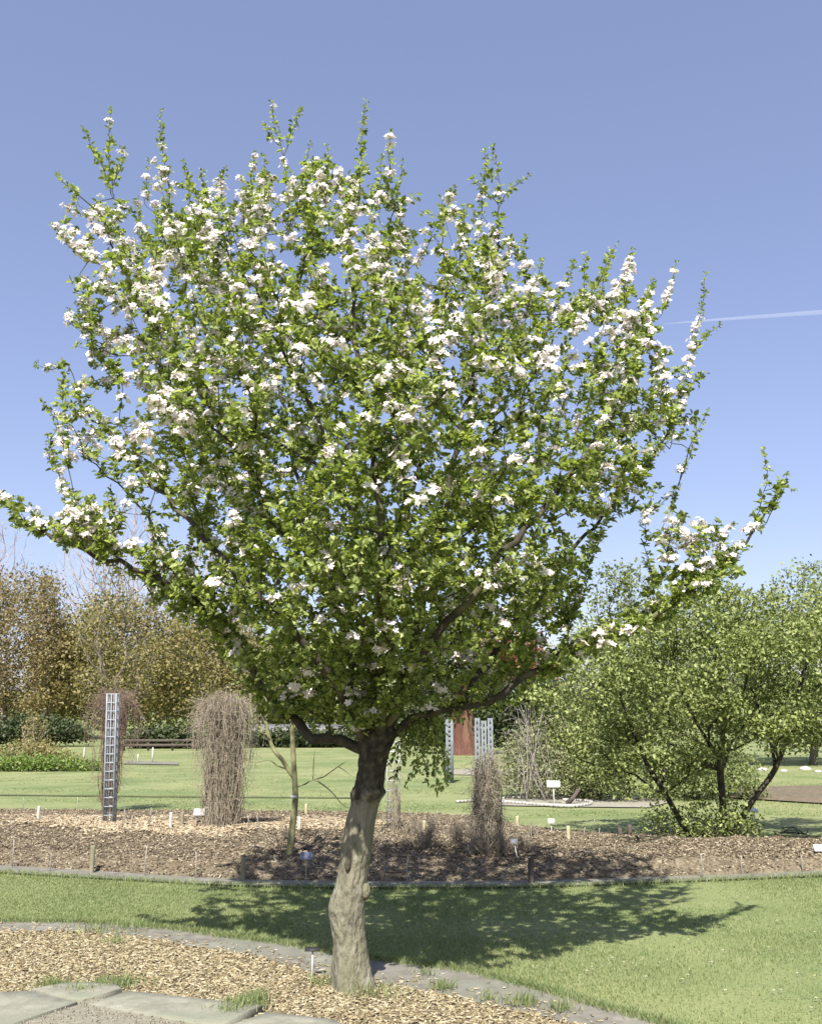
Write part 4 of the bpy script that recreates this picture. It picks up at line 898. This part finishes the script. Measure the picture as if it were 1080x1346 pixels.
def climber(name, label, px, py, ptop, wb, wt, n, mat, Y=None, droop=.5, r=.004, seed=1, cat='climbing plant', lean=0, rr=1.0, kids=2):
    rng = np.random.default_rng(seed); b = bgnd(px, py) if Y is None else gz(px, Y); Y = b[1]; H = at(px, ptop, Y)[2]; t = tag(empty(name, (b[0], Y, 0)), label, cat); g = Geo()
    Wb = wb / F * Y / 2; Wt = wt / F * Y / 2
    for i in range(n):
        a = rng.uniform(0, 2 * math.pi); rb_ = Wb * math.sqrt(rng.uniform(.2, 1)) ; a2 = a + rng.normal(0, .6); hh = H * (rng.uniform(.55, .97) if droop < .4 else rng.uniform(.8, .95))
        P0 = [np.array([b[0] + math.cos(a) * rb_, Y + math.sin(a) * rb_, .03])]
        for u in (.3, .6, .85):
            w = Wb + (Wt * .55 - Wb) * u * .8; P0.append(np.array([b[0] + lean * u + math.cos(a + (a2 - a) * u) * w * rng.uniform(.5, 1), Y + math.sin(a + (a2 - a) * u) * w * rng.uniform(.5, 1), hh * u]))
        w = Wt * rng.uniform(.2, .7); P0.append(np.array([b[0] + lean + math.cos(a2) * w, Y + math.sin(a2) * w, hh]))
        if rng.random() < droop:
            w2 = Wt * rng.uniform(.8, 1.08); P0.append(np.array([b[0] + lean + math.cos(a2) * (w + w2) / 2, Y + math.sin(a2) * (w + w2) / 2, H * rng.uniform(.94, 1.0) * (1 - .17 * (math.cos(a2) * (w + w2) / 2 / Wt) ** 2 - .05 * rng.random())]))
            P0.append(np.array([b[0] + lean + math.cos(a2) * w2, Y + math.sin(a2) * w2, H * rng.uniform(.66, .86)]))
            if rng.random() < .35: P0.append(np.array([b[0] + lean + math.cos(a2) * w2 * .82, Y + math.sin(a2) * w2 * .82, hh * rng.uniform(.35, .65)]))
        P0 = np.array(P0); P0[1:] += rng.normal(0, .02 * rr, (len(P0) - 1, 3)); cum = np.arange(len(P0)) * 1.0; m = len(P0) * 5; pts = catmull(P0, cum, np.linspace(0, cum[-1], m)) + rng.normal(0, .007 * rr, (m, 3))
        g.tube(pts, np.linspace(r, r * .45, m), 3, False)
        for _ in range(kids):
            k = rng.integers(2, m - 1); d = unit(rng.normal(0, 1, 3) * np.array([1, 1, .5]) + np.array([0, 0, .1])); L = rng.uniform(.06, .2) * rr
            g.tube([pts[k], pts[k] + d * L * .5 + rng.normal(0, .01, 3), pts[k] + d * L + np.array([0, 0, -.04])], r * .45, 3, False)
    g.build('stems', M[mat], t); return t
climber('bare_climber', 'dome topped tangle of pale bare stems, the widest climber, standing at the left', 291, 1086, 904, 52, 88, 230, 'dry', droop=.8, r=.0045, seed=51, kids=6, rr=1.5)
climber('bare_climber', 'reddish bare climber spreading behind the metal lattice pillar', 152, 1068, 902, 14, 66, 130, 'dry_red', droop=.8, r=.005, seed=52, kids=5, rr=1.9, Y=17.6)
# right: flat topped pillar of three perforated slats wrapped in bare stems
def slat_pillar(label, px, py, ptop, w, n, holes, Yv=None, group=None, mat='metal'):
    b = bgnd(px, py) if Yv is None else gz(px, Yv); Y = b[1]; z_b = b[2]; H = at(px, ptop, Y)[2]; t = tag(empty('slatted_pillar', (b[0], Y, 0)), label, 'plant pillar', group); W = w / F * Y; sw = W / n * .82
    for i in range(n):
        x = b[0] - W / 2 + W * (i + .5) / n; g = Geo(); z0, z1 = -.05, H - (0 if i != 1 or n < 3 else .03)
        # slat as two rails joined by rungs so that real holes remain
        e = sw * .36
        g.box((x - sw / 2 + e / 2, Y, (z0 + z1) / 2), (e, .012, z1 - z0)); g.box((x + sw / 2 - e / 2, Y, (z0 + z1) / 2), (e, .012, z1 - z0))
        m = holes
        for k in range(m + 1):
            zc = z0 + (z1 - z0) * k / m; g.box((x, Y + .001, zc + (.02 if k == 0 else -.03)), (sw - 2 * e + .004, .010, (z1 - z0) / m * .82))
        g.build('slat', M[mat], t)
    for z in (.35, .75, H * .93):
        g = Geo(); g.box((b[0], Y + .016, z), (W, .014, .04)); g.build('cross_bar', M[mat], t)
    return t
slat_pillar('pillar of three pale grey perforated slats rising from bare stems', 638, 1120, 944, 25, 3, 24)
slat_pillar('narrow grey perforated pillar far behind, left of the red brown trunk', 590, 0, 946, 12, 1, 14, 26.)
climber('bare_climber', 'brown bare stems climbing the three slatted grey pillar', 637, 1124, 978, 52, 46, 170, 'dry', droop=.1, r=.0045, seed=53, kids=6, rr=1.1, Y=float(bgnd(637, 1120)[1]) - .12)
climber('climbing_rose', 'sparse brown climber twining up the pale lattice pillar behind the trunk', 518, 1090, 1000, 20, 12, 30, 'dry', droop=0, r=.004, seed=54, kids=3, rr=.8)
# low dry twiggy plants in the bed
for i, (px, py, w, h, lab, n) in enumerate([(560, 1118, 46, 42, 'low dry twiggy plant in the bed just right of the apple trunk', 90), (600, 1112, 36, 34, 'small dry twiggy plant left of the slatted pillar', 60), (650, 1128, 60, 50, 'dry twiggy plant at the foot of the slatted pillar', 120), (690, 1118, 26, 24, 'small tuft of dry twigs beside the leaning white label', 35),
                            (540, 1100, 30, 26, 'small dry twigs behind the apple trunk', 40), (700, 1100, 30, 14, 'flat dry twigs right of the slatted pillar', 26)]):
    rng = np.random.default_rng(60 + i); b = bgnd(px, py); Y = b[1]; t = tag(empty('dry_plant', (b[0], Y, .1)), lab, 'dry plant'); g = Geo(); s = Y / F
    for _ in range(n):
        d = rng.normal(0, .3, 2); e = b + np.array([d[0] * w * s, d[1] * w * s, h * s * rng.uniform(.35, 1)]); mid = b * .5 + e * .5 + rng.normal(0, .02, 3)
        g.tube([b + np.append(rng.normal(0, .04, 2), -.1), mid, e], [.004, .003, .0015], 3, False)
        for _ in range(2): g.tube([mid, mid + rng.normal(0, .05, 3) + np.array([0, 0, .06])], .002, 3, False)
    g.build('stems', M['dry'], t)
for i, (x, y, w) in enumerate([(840, 1108, 70), (905, 1106, 80), (985, 1106, 70), (1040, 1100, 60)]):
    rng = np.random.default_rng(80 + i); b = bgnd(x, y); t = tag(empty('dead_branch', b), ['dead twigs lying left of the bushy tree', 'dark dead branches lying under the bushy tree', 'dead twigs lying right of the bushy tree stems', 'dead twigs lying near the right edge of the bed'][i], 'dead branch'); g = Geo(); s = b[1] / F
    for _ in range(12):
        p = b + np.array([rng.normal(0, .25) * w * s, rng.normal(0, .15), .04]); d = np.array([rng.normal(0, 1), rng.normal(0, .4), rng.normal(.1, .12)]); d = unit(d) * rng.uniform(.15, .45)
        g.tube([p, p + d * .5 + rng.normal(0, .03, 3), p + d], [.010, .007, .003], 4)
    g.build('twigs', M['limb'], t)

# slender pruned tree behind, left of the trunk
def slender():
    b = bgnd(379, 1124); Y = b[1]; t = tag(empty('slender_tree', b), 'slender yellow green young tree with a white tag, left of the apple trunk', 'tree')
    s = Skel(); A = lambda l: [at(x, y, Y + d) for x, y, d in l]
    s.chain([b - np.array([0, 0, .1])] + A([(384, 1090, 0), (388, 1050, 0), (386, 1005, 0), (384, 960, 0), (380, 900, 0)]), .040, .022, -1, .1)
    def ch(l, r0, r1): P0 = A(l); s.chain(P0, r0, r1, s.nearest(P0[0]), .1, .01)
    ch([(384, 1022, 0), (370, 1000, 0), (353, 972, 0), (350, 925, 0), (344, 880, .1)], .026, .016); ch([(353, 972, 0), (335, 945, .1), (325, 900, .1)], .022, .012)
    ch([(384, 960, 0), (400, 930, .1), (420, 890, .2)], .02, .01); ch([(388, 1035, 0), (410, 1028, 0), (440, 1012, 0), (456, 1000, 0)], .010, .003); ch([(415, 1026, 0), (432, 1040, 0), (455, 1062, 0)], .009, .003); ch([(378, 1012, 0), (350, 1000, 0), (325, 1000, 0)], .009, .003)
    ch([(410, 1028, 0), (412, 1008, 0), (414, 985, 0)], .006, .002); ch([(440, 1012, 0), (452, 1012, 0), (462, 1020, 0)], .005, .002)
    s.grow(fill_crown([(300, 930), (300, 870), (340, 840), (400, 840), (450, 870), (440, 920), (380, 930)], Y, .6, 160, np.random.default_rng(3)), .3, .4)
    s.finish(.004, 2.2, 0); g = Geo(); s.mesh(g, 10, 4, 2); g.build('trunk', M['green_bark'], t, True)
    rng = np.random.default_rng(4); T = s.P[-150:]; m = 150 * 5; L = rng.uniform(.03, .05, m)
    V, q = leaf_geo(np.repeat(T, 5, 0) + rng.normal(0, .03, (m, 3)), rnd_dir(m, rng), rng.normal(0, .4, (m, 3)) + np.array([0, 0, .8]), L, L * .6); mk('crown', V, [q], M['yellowgreen_leaf'], t)
    c = at(387, 1047, Y); g = Geo(); g.box((c[0], c[1] - .07, c[2]), (.07, .012, .028), 0, .1); g.build('label_tag', M['white'], t)
slender()
b = gnd(405, 1116, .14); t = tag(empty('dead_branch', b), 'dark fallen branch lying at the foot of the slender young tree', 'dead branch'); g = Geo()
g.tube([gnd(383, 1121, .14), gnd(398, 1116, .17), gnd(412, 1111, .18), gnd(426, 1104, .22)], [.022, .018, .012, .006], 6); g.tube([gnd(400, 1115, .17), gnd(412, 1117, .20)], [.01, .004], 5); g.build('branch', M['darkwood'], t, True)

# ------------------------------------------------------------------ stakes and labels
G_CANE = 'thin canes marking the flower bed'; G_STK = 'stakes marking the flower bed'
def stake(px, yt, yb, kind, label, z=.1, lean=0):
    b = bgnd(px, yb); Y = b[1]; H = at(px, yt, Y)[2] - b[2] + .1
    g = Geo()
    if kind == 'cane':
        g.tube([(0, 0, -.1), (lean * .5, 0, H * .5), (lean + .012 * math.sin(px), 0, H - .1)], [.007, .0065, .006], 6); o = g.build('bamboo_cane', M['cane'], None, True, True); grp = G_CANE; cat = 'cane'
    else:
        w = {'white': .046, 'yellow': .05, 'wood': .052, 'stump': .06}[kind]; mt = {'white': 'offwhite', 'yellow': 'yellowwood', 'wood': 'wood', 'stump': 'darkwood'}[kind]
        top = H - .1; K = 10; zz = [-.1, top * .5, top - .012, top, top + .004]; rr = [w / 2, w / 2 * .98, w / 2 * .97, w / 2 * .86, .001]; V = []
        for z_, r_ in zip(zz, rr):
            for k in range(K):
                a = 2 * math.pi * k / K; V.append((lean * max(z_, 0) / max(top, .01) + math.cos(a) * r_ * (1 + .08 * math.sin(a * 2 + px)), math.sin(a) * r_, z_ + (.012 * math.cos(a + px) if z_ > top * .9 and kind == 'stump' else 0)))
        q = [(j * K + k, j * K + (k + 1) % K, (j + 1) * K + (k + 1) % K, (j + 1) * K + k) for j in range(4) for k in range(K)]
        g.add(V, q); o = g.build('wooden_post', M[mt], None, False, True); grp = G_STK; cat = 'post'
    o.location = b; tag(o, label, cat, grp)
for a in [
 (16, 1104, 1139, 'cane', 'front cane nearest the left edge of the photo'), (66, 1122, 1143, 'cane', 'short faint cane on the bed front between the left edge and the first green post'), (190, 1112, 1154, 'cane', 'front cane below the tall lattice pillar, right of the first green post'),
 (257, 1120, 1157, 'cane', 'front cane below the dome topped climber'), (923, 1122, 1153, 'cane', 'front cane below the bushy tree, leftmost of the three on the right'), (975, 1125, 1152, 'cane', 'front cane below the bushy tree, middle one of the three on the right'), (1055, 1125, 1149, 'cane', 'front cane nearest the right edge of the photo'),
 (535, 1128, 1158, 'cane', 'front cane in the shade right of the apple trunk'), (618, 1130, 1157, 'cane', 'front cane in the shade below the slatted pillar'),
 (100, 1048, 1078, 'cane', 'cane at the back of the bed left of the tall lattice pillar', .15, .01), (30, 1048, 1066, 'cane', 'cane at the back edge of the bed near the left edge'), (163, 1064, 1086, 'cane', 'cane just right of the foot of the tall lattice pillar'), (173, 1072, 1091, 'cane', 'shorter cane second to the right of the tall lattice pillar'),
 (197, 1062, 1084, 'cane', 'cane midway between the lattice pillar and the dome topped climber'), (326, 1072, 1091, 'cane', 'left one of two canes just right of the dome topped climber'), (338, 1072, 1092, 'cane', 'right one of two canes just right of the dome topped climber'), (433, 1077, 1094, 'cane', 'short cane left of the apple trunk'),
 (538, 1064, 1078, 'cane', 'small cane right of the pale lattice pillar'), (574, 1066, 1084, 'cane', 'small cane among the dry plants left of the slatted pillar'), (698, 1086, 1103, 'cane', 'cane left of the white label with the pale stem'), (781, 1077, 1096, 'cane', 'tall cane on the bed left of the two dark stumps'), (768, 1088, 1102, 'cane', 'short cane beside the yellow stake right of the white label'), (788, 1089, 1103, 'cane', 'short cane next left of the dark stumps')]:
    stake(*a)
for a in [
 (50, 1060, 1079, 'white', 'thick white post at the back of the bed on the far left'), (224, 1068, 1087, 'white', 'pale white post left of the small white label by the climber'), (393, 1074, 1092, 'white', 'white post just right of the slender young tree'), (402, 1057, 1072, 'yellow', 'yellowish post behind the white post by the slender tree'),
 (239, 1068, 1087, 'wood', 'grey brown wooden post between the white post and the small label'), (120, 1112, 1150, 'wood', 'greenish wooden post on the bed front below the lattice pillar'), (319, 1128, 1160, 'wood', 'greenish wooden post on the bed front below the dome topped climber'),
 (557, 1079, 1096, 'yellow', 'short yellowish stake among the dry plants right of the apple trunk'), (680, 1073, 1089, 'yellow', 'yellowish stake just right of the slatted pillar'), (747, 1086, 1103, 'yellow', 'yellowish stake right of the label with the pale stem'), (815, 1089, 1104, 'stump', 'left one of two dark stumps left of the bushy tree'), (828, 1085, 1104, 'stump', 'right one of two dark stumps left of the bushy tree'),
 (698, 1128, 1158, 'stump', 'dark stump in the shaded bed front')]:
    stake(*a)
def sign(px, yt, yb, w, h, plate, stem, label, tiltx=.5, z=.1, lean=0, legs=1, rz=0.0, cat='label'):
    b = bgnd(px, yb) if z == .1 else gnd(px, yb, z); Y = b[1]; top = at(px, yt, Y); s = Y / F; t = tag(empty('plant_label', b), label, cat, 'plant labels on stems'); H = top[2]
    W, Hh = w * s, h * s
    for i in range(legs):
        dx = (i - (legs - 1) / 2) * W * .5; g = Geo(); g.tube([b + np.array([dx - lean, 0, -.1]), np.array([b[0] + dx, Y + .012, H - Hh * .6])], max(.006, 1.3 * s / 2), 6); g.build('stem', M[stem], t)
    g = Geo(); g.box((b[0], Y, H - Hh / 2), (W, .006, Hh), rz, -tiltx); g.build('plate', M[plate], t)
    return t
sign(261, 1063, 1088, 14, 9, 'white', 'cane', 'small white label on two stems in front of the dome topped climber', legs=2)
sign(402, 1120, 1158, 16, 10, 'bluegrey', 'cane', 'blue grey label on a thin stem in the shaded bed front')
sign(725, 1076, 1100, 9, 7, 'offwhite', 'offwhite', 'pale greenish label on a stem at the back of the bed near the slatted pillar')
sign(676, 1103, 1130, 9, 6, 'white', 'offwhite', 'small white label on a leaning stem right of the slatted pillar foot', lean=-.05)
sign(1076, 1110, 1124, 11, 9, 'white', 'offwhite', 'white label at the right edge of the bed')
sign(728, 1026, 1058, 17, 9, 'white', 'white', 'large white label on a stem standing on the gravel path edge', z=0)
sign(719, 1035, 1050, 9, 9, 'white', 'white', 'smaller white label just left of the large white one', z=0)
sign(748, 1041, 1050, 8, 5, 'white', 'white', 'low white label right of the large white one', z=0)
sign(992, 1062, 1082, 9, 6, 'white', 'offwhite', 'white label behind the right leaning stem of the bushy tree', z=0)
sign(410, 1244, 1282, 19, 7, 'dark', 'metal2', 'dark label on a grey stem in the wood chips left of the apple trunk', tiltx=1.1, z=.04)
for x, y0, y1, l in [(110, 983, 1001, 'thin white post on the far lawn left of the lattice pillar'), (200, 983, 1003, 'thin white post on the far lawn right of the lattice pillar'), (181, 992, 1003, 'short white post on the far lawn right of the lattice pillar')]:
    b = gnd(x, y1); g = Geo(); H = at(x, y0, b[1])[2]; g.tube([(0, 0, -.05), (0, 0, H)], .03, 8); o = g.build('white_post', M['offwhite'], None, True, True); o.location = b; tag(o, l, 'post', 'white posts on the far lawn')
# white stone edging of the small round bed on the gravel
def kerb():
    pts = [(652, 1056), (680, 1058), (715, 1061), (750, 1062.5), (775, 1060), (772, 1056), (740, 1054)]
    C_ = resample(np.array([gnd(*p) for p in pts]), 40); g = Geo(); c0 = gnd(715, 1060)
    for i in range(0, 39):
        a, b = C_[i], C_[i + 1]; m = (a + b) / 2; L = np.linalg.norm(b - a); g.box((m[0] - c0[0], m[1] - c0[1], .04 + .002 * (i % 2)), (L * 1.02, .045 + .003 * (i % 3), .05), math.atan2(b[1] - a[1], b[0] - a[0]))
    o = g.build('stone_edging', M['stone'], None, False, True); o.location = c0; tag(o, 'thin pale stone edging curving round the gravel by the large white label', 'edging')
    C_ = resample(np.array([gnd(*p) for p in [(600, 1056), (640, 1053), (665, 1051), (690, 1050)]]), 20); g = Geo(); c0 = gnd(640, 1053)
    for i in range(19):
        a, b = C_[i], C_[i + 1]; m = (a + b) / 2; g.box((m[0] - c0[0], m[1] - c0[1], .03), (np.linalg.norm(b - a) * 1.01, .05, .045), math.atan2(b[1] - a[1], b[0] - a[0]))
    o = g.build('stone_edging', M['stone'], None, False, True); o.location = c0; tag(o, 'short run of pale stone edging right of the slatted pillar', 'edging')
kerb()
b = gnd(753, 1058); g = Geo(); g.tube([(-.12, 0, .02), (.0, 0, .12), (.14, 0, .30)], [.05, .045, .03], 7); o = g.build('log_stub', M['darkwood'], None, True, True); o.location = b; tag(o, 'dark short log leaning up from the gravel beside the large white label', 'log')
# green sheet covered bench behind the bushy tree
b = gz(903, 30); t = tag(empty('garden_table', b), 'green covered garden table behind the stems of the bushy tree', 'table'); g = Geo(); x0, x1 = gz(884, 30)[0], gz(924, 30)[0]
g.box(((x0 + x1) / 2, 30, .62), (x1 - x0, .7, .26), top=.96); g.build('cover', M['tarp'], t)
for i in (-1, 1):
    for j in (-1, 1):
        g = Geo(); g.box(((x0 + x1) / 2 + i * (x1 - x0) * .44, 30 + j * .28, .25), (.05, .05, .5)); g.build('leg', M['greywood'], t)
# stones along the far right path edge
for i, (x, y, s) in enumerate([(1002, 1012, .13), (1030, 1013, .09), (1058, 1011, .15), (1075, 1014, .09)]):
    c = gnd(x, y + 1.5); rng = np.random.default_rng(i); V = []; n, m = 10, 6
    for a in range(m + 1):
        ph = math.pi * a / m
        for k in range(n):
            th = 2 * math.pi * k / n; r = 1 + .25 * noise.noise(Vector((math.cos(th) * 2, math.sin(th) * 2, a + i * 7))); V.append((s * 1.3 * r * math.sin(ph) * math.cos(th), s * r * math.sin(ph) * math.sin(th), s * .6 * math.cos(ph) * r + s * .2))
    g = Geo(); g.add(V, [(a * n + k, a * n + (k + 1) % n, (a + 1) * n + (k + 1) % n, (a + 1) * n + k) for a in range(m) for k in range(n)]); o = g.build('pale_rock', M['stone'], None, True, True); o.location = c
    tag(o, ['leftmost pale rock on the far lawn right of the bushy tree', 'small pale rock second from the left on the far lawn at the right', 'largest pale rock on the far lawn at the right edge', 'rightmost small pale rock on the far lawn'][i], 'rock', 'pale rocks on the far lawn')

# ------------------------------------------------------------------ daisies on the lawn
g = Geo(); K = 12
V = [(0, 0, .024)] + [(.011 * (1 if k % 2 else .75) * math.cos(2 * math.pi * k / K), .011 * (1 if k % 2 else .75) * math.sin(2 * math.pi * k / K), .026) for k in range(K)]
g.add(V, None, [(0, 1 + k, 1 + (k + 1) % K) for k in range(K)]); g.tube([(0, 0, 0), (0, 0, .024)], .001, 3)
daisy = g.build('daisy', M['white'], None, False, True); tag(daisy, 'tiny white daisy in the short grass of the near lawn', 'daisy', 'daisies in the near lawn')
g = Geo(); g.tube([(0, 0, .025), (0, 0, .029)], .0035, 6); dc = g.build('flower_centre', M['stamen'], daisy, False, True)
dpos = [(28, 1169), (42, 1169), (54, 1166), (270, 1173), (355, 1182), (362, 1181), (240, 1190), (893, 1181), (934, 1213), (960, 1221), (985, 1228), (850, 1214), (935, 1270), (1066, 1331), (1045, 1197), (1071, 1230), (897, 1293), (1010, 1250), (820, 1270), (980, 1175), (1030, 1168), (760, 1255), (700, 1275), (845, 1200), (655, 1168), (905, 1240)]
rngd = np.random.default_rng(9)
for _ in range(24): dpos.append((rngd.uniform(640, 1078), rngd.uniform(1172, 1320)))
for i, (x, y) in enumerate(dpos):
    if y > 1262 + max(0, (x - 500)) * .24 - 4: continue
    if i == 0: d = daisy
    else:
        d = daisy.copy(); C.objects.link(d); c = dc.copy(); C.objects.link(c); c.parent = d
    d.location = gnd(x, y, .006); s = rngd.uniform(.6, 1.1); d.scale = (s, s, 1)

# ------------------------------------------------------------------ contrail high in the sky
m, nt, N, L = nodes('vapour'); out = N.new('ShaderNodeOutputMaterial'); df = N.new('ShaderNodeBsdfDiffuse'); tr = N.new('ShaderNodeBsdfTransparent'); mx = N.new('ShaderNodeMixShader')
df.inputs['Color'].default_value = (.9, .9, .92, 1); lw = N.new('ShaderNodeLayerWeight'); lw.inputs['Blend'].default_value = .5
mr = N.new('ShaderNodeMapRange'); mr.inputs['From Min'].default_value = 0; mr.inputs['From Max'].default_value = 1; mr.inputs['To Min'].default_value = .09; mr.inputs['To Max'].default_value = 0.0
L.new(lw.outputs['Facing'], mr.inputs['Value']); L.new(mr.outputs[0], mx.inputs[0]); L.new(tr.outputs[0], mx.inputs[1]); L.new(df.outputs[0], mx.inputs[2]); L.new(mx.outputs[0], out.inputs['Surface'])
g = Geo(); Yc = 3000.; c0 = at(1060, 410, Yc); pts = np.array([at(x, y, Yc) for x, y in [(872, 426), (940, 420), (1010, 415), (1080, 410), (1180, 403), (1300, 395)]])
g.tube(pts - c0, np.array([1.5, 4.5, 6.5, 8, 9, 9.5]), 12); o = g.build('contrail', m, None, True, True); o.location = c0; tag(o, 'faint white contrail crossing the sky at the right', 'contrail')

# ------------------------------------------------------------------ light, sky, camera
travel = Vector((0.18, 1.0, 0)).normalized(); el = math.radians(49)
sd = Vector((travel.x * math.cos(el), travel.y * math.cos(el), -math.sin(el)))
sun = bpy.data.lights.new('sun', 'SUN'); sun.energy = 5.0; sun.angle = math.radians(0.5); sun.color = (1, .955, .88)
so = bpy.data.objects.new('sun', sun); C.objects.link(so); so.rotation_euler = sd.to_track_quat('-Z', 'Y').to_euler(); so.location = (0, 0, 30)
W = bpy.data.worlds.new('World'); S.world = W; W.use_nodes = True; nt = W.node_tree; nt.nodes.clear(); N, L = nt.nodes, nt.links
wo = N.new('ShaderNodeOutputWorld'); bg = N.new('ShaderNodeBackground'); sky = N.new('ShaderNodeTexSky'); sky.sky_type = 'NISHITA'; sky.sun_disc = False
sky.sun_elevation = el; sky.sun_rotation = math.atan2(-travel.x, -travel.y); sky.altitude = 0; sky.air_density = 1.0; sky.dust_density = 1.0; sky.ozone_density = 1.5
mu = N.new('ShaderNodeMix'); mu.data_type = 'RGBA'; mu.blend_type = 'MULTIPLY'; mu.inputs['Factor'].default_value = 1; mu.inputs['B'].default_value = (1.10, 0.96, 1.04, 1)
L.new(sky.outputs[0], mu.inputs['A']); fl_ = N.new('ShaderNodeMix'); fl_.data_type = 'RGBA'; fl_.inputs['Factor'].default_value = .32; fl_.inputs['B'].default_value = (2.25, 2.7, 4.1, 1)
L.new(mu.outputs['Result'], fl_.inputs['A']); L.new(fl_.outputs['Result'], bg.inputs['Color']); bg.inputs['Strength'].default_value = 0.095; L.new(bg.outputs[0], wo.inputs['Surface'])
cam = bpy.data.cameras.new('camera'); co = bpy.data.objects.new('camera', cam); C.objects.link(co); S.camera = co
co.location = (0, 0, CAMH); co.rotation_euler = (math.pi / 2 + P, 0, 0); cam.sensor_fit = 'HORIZONTAL'; cam.sensor_width = 36; cam.lens = 36 * F / 1080; cam.clip_end = 9000; cam.clip_start = .05
S.view_settings.view_transform = 'Standard'; S.view_settings.look = 'None'; S.view_settings.exposure = 0.98; S.view_settings.gamma = 1
S.render.engine = 'CYCLES'; S.cycles.max_bounces = 6; S.cycles.diffuse_bounces = 3; S.cycles.transparent_max_bounces = 8; S.cycles.transmission_bounces = 3
